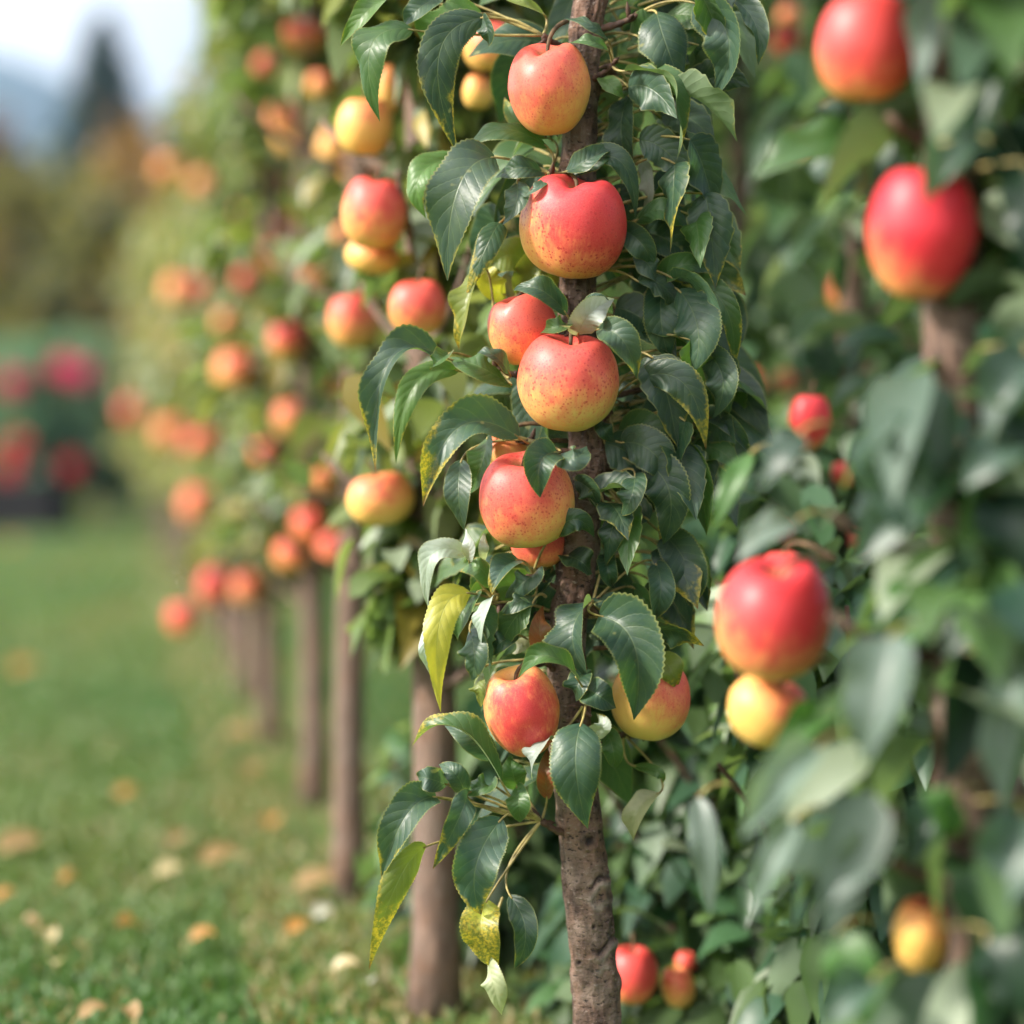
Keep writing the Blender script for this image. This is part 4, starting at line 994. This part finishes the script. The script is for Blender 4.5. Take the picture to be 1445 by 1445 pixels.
# flowering shrubs with crimson blooms, an added black box for the shade below them
M_PETAL = plain('crimson_petal', (0.80, 0.05, 0.20), .5, .3, 30)
M_PETALR = plain('red_petal', (0.72, 0.03, 0.06), .5, .3, 30)
M_SHADE_BOX = plain('shade_black', (0.012, 0.010, 0.011), .8, .3, 8)  # near-black colour standing for the shade beneath the shrubs
SHR = [(8, 14.6, 492, .40, [(18, 540, 'p'), (24, 628, 'r'), (12, 662, 'r')], 'dark flowering shrub with pink and red blooms at the left edge'),
       (92, 14.9, 478, .46, [(88, 520, 'p'), (112, 528, 'p'), (99, 658, 'r')], 'dark shrub with a pair of crimson blooms over a single red one')]
def bloom(c, r, mat, parent, origin):
    fm = MB(); n = 40
    th = np.arccos(1 - 1.5 * (np.arange(n) + .5) / n); ph = np.arange(n) * 2.39996
    dv = np.stack([np.sin(th) * np.cos(ph), -np.cos(th), np.sin(th) * np.sin(ph)], -1)
    leaf_batch(fm, np.repeat([c], n, 0), c + dv * r * .6 + [0, 0, .1 * r], c + dv * r, nrm(dv * .3 + [0, -.8, .3] + rng.normal(0, .1, (n, 3))), r * .55, .4, .2, 0, np.tile([.5, .02, .08, 1], (n, 1)), 0., nu=4, nv=2)
    tube(fm, [c, c + [0, .02, -.06], c + [0, .05, -.25]], .008, 6, 1)
    return fm.build('flower', [mat, M_STEM], parent, origin)
for (px_, d_, top, R, fl, lab) in SHR:
    r_ = far_tree(px_, d_, top, R, 2600, [(0.10, .20, .12), (.12, .24, .14), (.08, .16, .10), (.14, .25, .15)], lab, name='flowering_shrub', leaf=.10, foot=.22, shape=.5, group='flowering shrubs at the lane end', cat='shrub')
    b = G(px_, d_)
    for (fx, fy, k_) in fl:
        bloom(P(fx, fy, d_ - R * 1.25), (.095 if k_ == 'p' else .085), M_PETAL if k_ == 'p' else M_PETALR, r_, b)
far_tree(176, 26, 500, .62, 2000, [(0.04, .085, .045), (.055, .10, .05), (.03, .06, .035)], 'low blue green shrub between the dark shrubs and the left row', name='shrub', leaf=.14, foot=.05, shape=.5, cat='shrub')
far_tree(250, 28, 480, .55, 2000, OL[:2] + GN, 'low olive green shrub behind the far end of the left row', name='shrub', leaf=.13, foot=.08, shape=.5, cat='shrub')
tmb = MB()  # black box added in place of the deep shade under the shrubs
def box(mb, a, b_):
    a = np.asarray(a); b_ = np.asarray(b_)
    v = np.array([[a[0], a[1], a[2]], [b_[0], a[1], a[2]], [b_[0], b_[1], a[2]], [a[0], b_[1], a[2]], [a[0], a[1], b_[2]], [b_[0], a[1], b_[2]], [b_[0], b_[1], b_[2]], [a[0], b_[1], b_[2]]])
    mb.add(v, [(0, 3, 2, 1), (4, 5, 6, 7), (0, 1, 5, 4), (1, 2, 6, 5), (2, 3, 7, 6), (3, 0, 4, 7)])
x0, x1 = G(-160, 13.9)[0], G(72, 13.9)[0]
tr_ = empty('shade_box', (np.array([(x0 + x1) / 2, 14.3, 0])), 'long black box added as the deep shade under the red flowering shrubs', 'shade_box')
for kk in range(3):
    box(tmb, (x0, 13.9, .012 + kk * .115), (x1, 13.93, .117 + kk * .115)); box(tmb, (x0, 14.75, .012 + kk * .115), (x1, 14.78, .117 + kk * .115))
    box(tmb, (x0, 13.935, .012 + kk * .115), (x0 + .03, 14.745, .117 + kk * .115)); box(tmb, (x1 - .03, 13.935, .012 + kk * .115), (x1, 14.745, .117 + kk * .115))
tmb.build('shade_box_walls', M_SHADE_BOX, tr_, np.array([(x0 + x1) / 2, 14.3, 0]), smooth=False)
sb = MB(); box(sb, (x0 + .035, 13.94, .05), (x1 - .035, 14.74, .32)); sb.build('shade_box_fill', plain('shade_fill_dark', (.02, .015, .012), .95, .4, 20), tr_, np.array([(x0 + x1) / 2, 14.3, 0]), smooth=False)

# mountain
mp = MB()
rid = [(-1500, 30), (-500, 40), (-200, 62), (0, 88), (60, 106), (110, 126), (170, 150), (240, 168), (320, 160), (500, 120), (800, 90), (1200, 140), (1700, 60), (2400, 110)]
xs = np.linspace(-1500, 2400, 120); ys = np.interp(xs, [r_[0] for r_ in rid], [r_[1] for r_ in rid])
DM = 520.0; rows = 26; V = []
for i, (px_, py_) in enumerate(zip(xs, ys)):
    top = CAM_H + (640 - py_) / F * DM
    X_ = (px_ - 722.5) / F * DM
    for j in range(rows):
        f = j / (rows - 1)
        hgt = top * (1 - (1 - f) ** 1.3) if f < 1 else top
        yv = DM - 190 * (1 - f)
        nz = mnoise.fractal(Vector((X_ * .02, yv * .02, 1.7)), 1.0, 2.0, 4)
        V.append((X_ + 0 * nz, yv + nz * 8 * (1 - f), max(-1, hgt + nz * 5 * (0.4 + .3 * (1 - f)) * (f > .02)) - (2 if f == 0 else 0)))
    for j in range(8):
        V.append((X_, DM + 12 * (j + 1), max(-2, top * (1 - (j + 1) / 7.5))))
rows2 = rows + 8
i = np.arange(len(xs) - 1)[:, None] * rows2 + np.arange(rows2 - 1)[None]
mp.add(V, np.stack([i, i + rows2, i + rows2 + 1, i + 1], -1).reshape(-1, 4))
M_MTN = plain('wooded_slope', (0.035, 0.055, 0.035), .9, .4, .06, .1)
tag(mp.build('mountain', M_MTN), 'hazy blue wooded mountain behind the conifer', None, None, 'structure')

# haze
HZ = True
if HZ:
    hm, nt = mat_new('haze_air'); k = N(nt)
    vol = k.node('ShaderNodeVolumePrincipled'); vol.inputs['Color'].default_value = (0.45, 0.66, 1.0, 1); vol.inputs['Density'].default_value = 0.0010; vol.inputs['Anisotropy'].default_value = 0.2
    o_ = k.node('ShaderNodeOutputMaterial'); k.link(vol.outputs[0], o_.inputs['Volume'])
    hb = MB(); box(hb, (-420, -70, -3), (420, 960, 118))
    tag(hb.build('haze', hm, smooth=False), 'thin bluish air over the whole orchard and hills', None, None, 'stuff')

# ------------------------------------------------------------------ light
W = bpy.data.worlds.new('World'); SC.world = W; W.use_nodes = True
nt = W.node_tree; k = N(nt)
for n_ in list(nt.nodes): nt.nodes.remove(n_)
SUN = nrm(np.array([-0.86, -0.26, 0.58]))
sky = k.node('ShaderNodeTexSky', sky_type='NISHITA'); sky.sun_disc = False
sky.sun_elevation = math.asin(SUN[2]); sky.sun_rotation = math.atan2(SUN[0], SUN[1]) % (2 * PI)
sky.air_density = 1.0; sky.dust_density = 4.0; sky.ozone_density = 1.0
tc = k.node('ShaderNodeTexCoord').outputs['Generated']
dt = k.node('ShaderNodeVectorMath', operation='DOT_PRODUCT'); k.link(tc, dt.inputs[0]); dt.inputs[1].default_value = tuple(SUN)
glow = k.mapr(dt.outputs['Value'], -0.48, 0.72, 0.0, 1.0)
brk = k.mapr(k.noise(k.mapping(tc, (1, 1, 2.5)), 2.2, 4, 0.6), 0.35, 0.7, 0.75, 1.15)
veil = k.mix(glow, (1.4, 1.55, 1.75), (15.0, 14.8, 14.4))     # thin white cloud, brightest round the sun
veil = k.mix(1.0, veil, brk, 'MULTIPLY')
cl = k.mix(0.86, sky.outputs[0], veil)
bg = k.node('ShaderNodeBackground'); k.link(cl, bg.inputs['Color']); bg.inputs['Strength'].default_value = 0.09
wo = k.node('ShaderNodeOutputWorld'); k.link(bg.outputs[0], wo.inputs['Surface'])
sun = bpy.data.lights.new('sun', 'SUN'); sun.energy = 4.2; sun.angle = math.radians(6); sun.color = (1.0, 0.93, 0.82)
so = bpy.data.objects.new('sun', sun); so.rotation_euler = Vector(SUN).to_track_quat('Z', 'Y').to_euler(); COL.objects.link(so)

SC.view_settings.view_transform = 'Standard'; SC.view_settings.look = 'None'; SC.view_settings.gamma = 1; SC.view_settings.use_curve_mapping = False
SC.view_settings.exposure = 1.27
cy = SC.cycles
cy.use_denoising = True; cy.max_bounces = 6; cy.diffuse_bounces = 3; cy.glossy_bounces = 2; cy.transmission_bounces = 3; cy.transparent_max_bounces = 4; cy.volume_bounces = 0
cy.sample_clamp_indirect = 4; cy.caustics_reflective = False; cy.caustics_refractive = False; cy.use_adaptive_sampling = True; cy.adaptive_threshold = 0.02
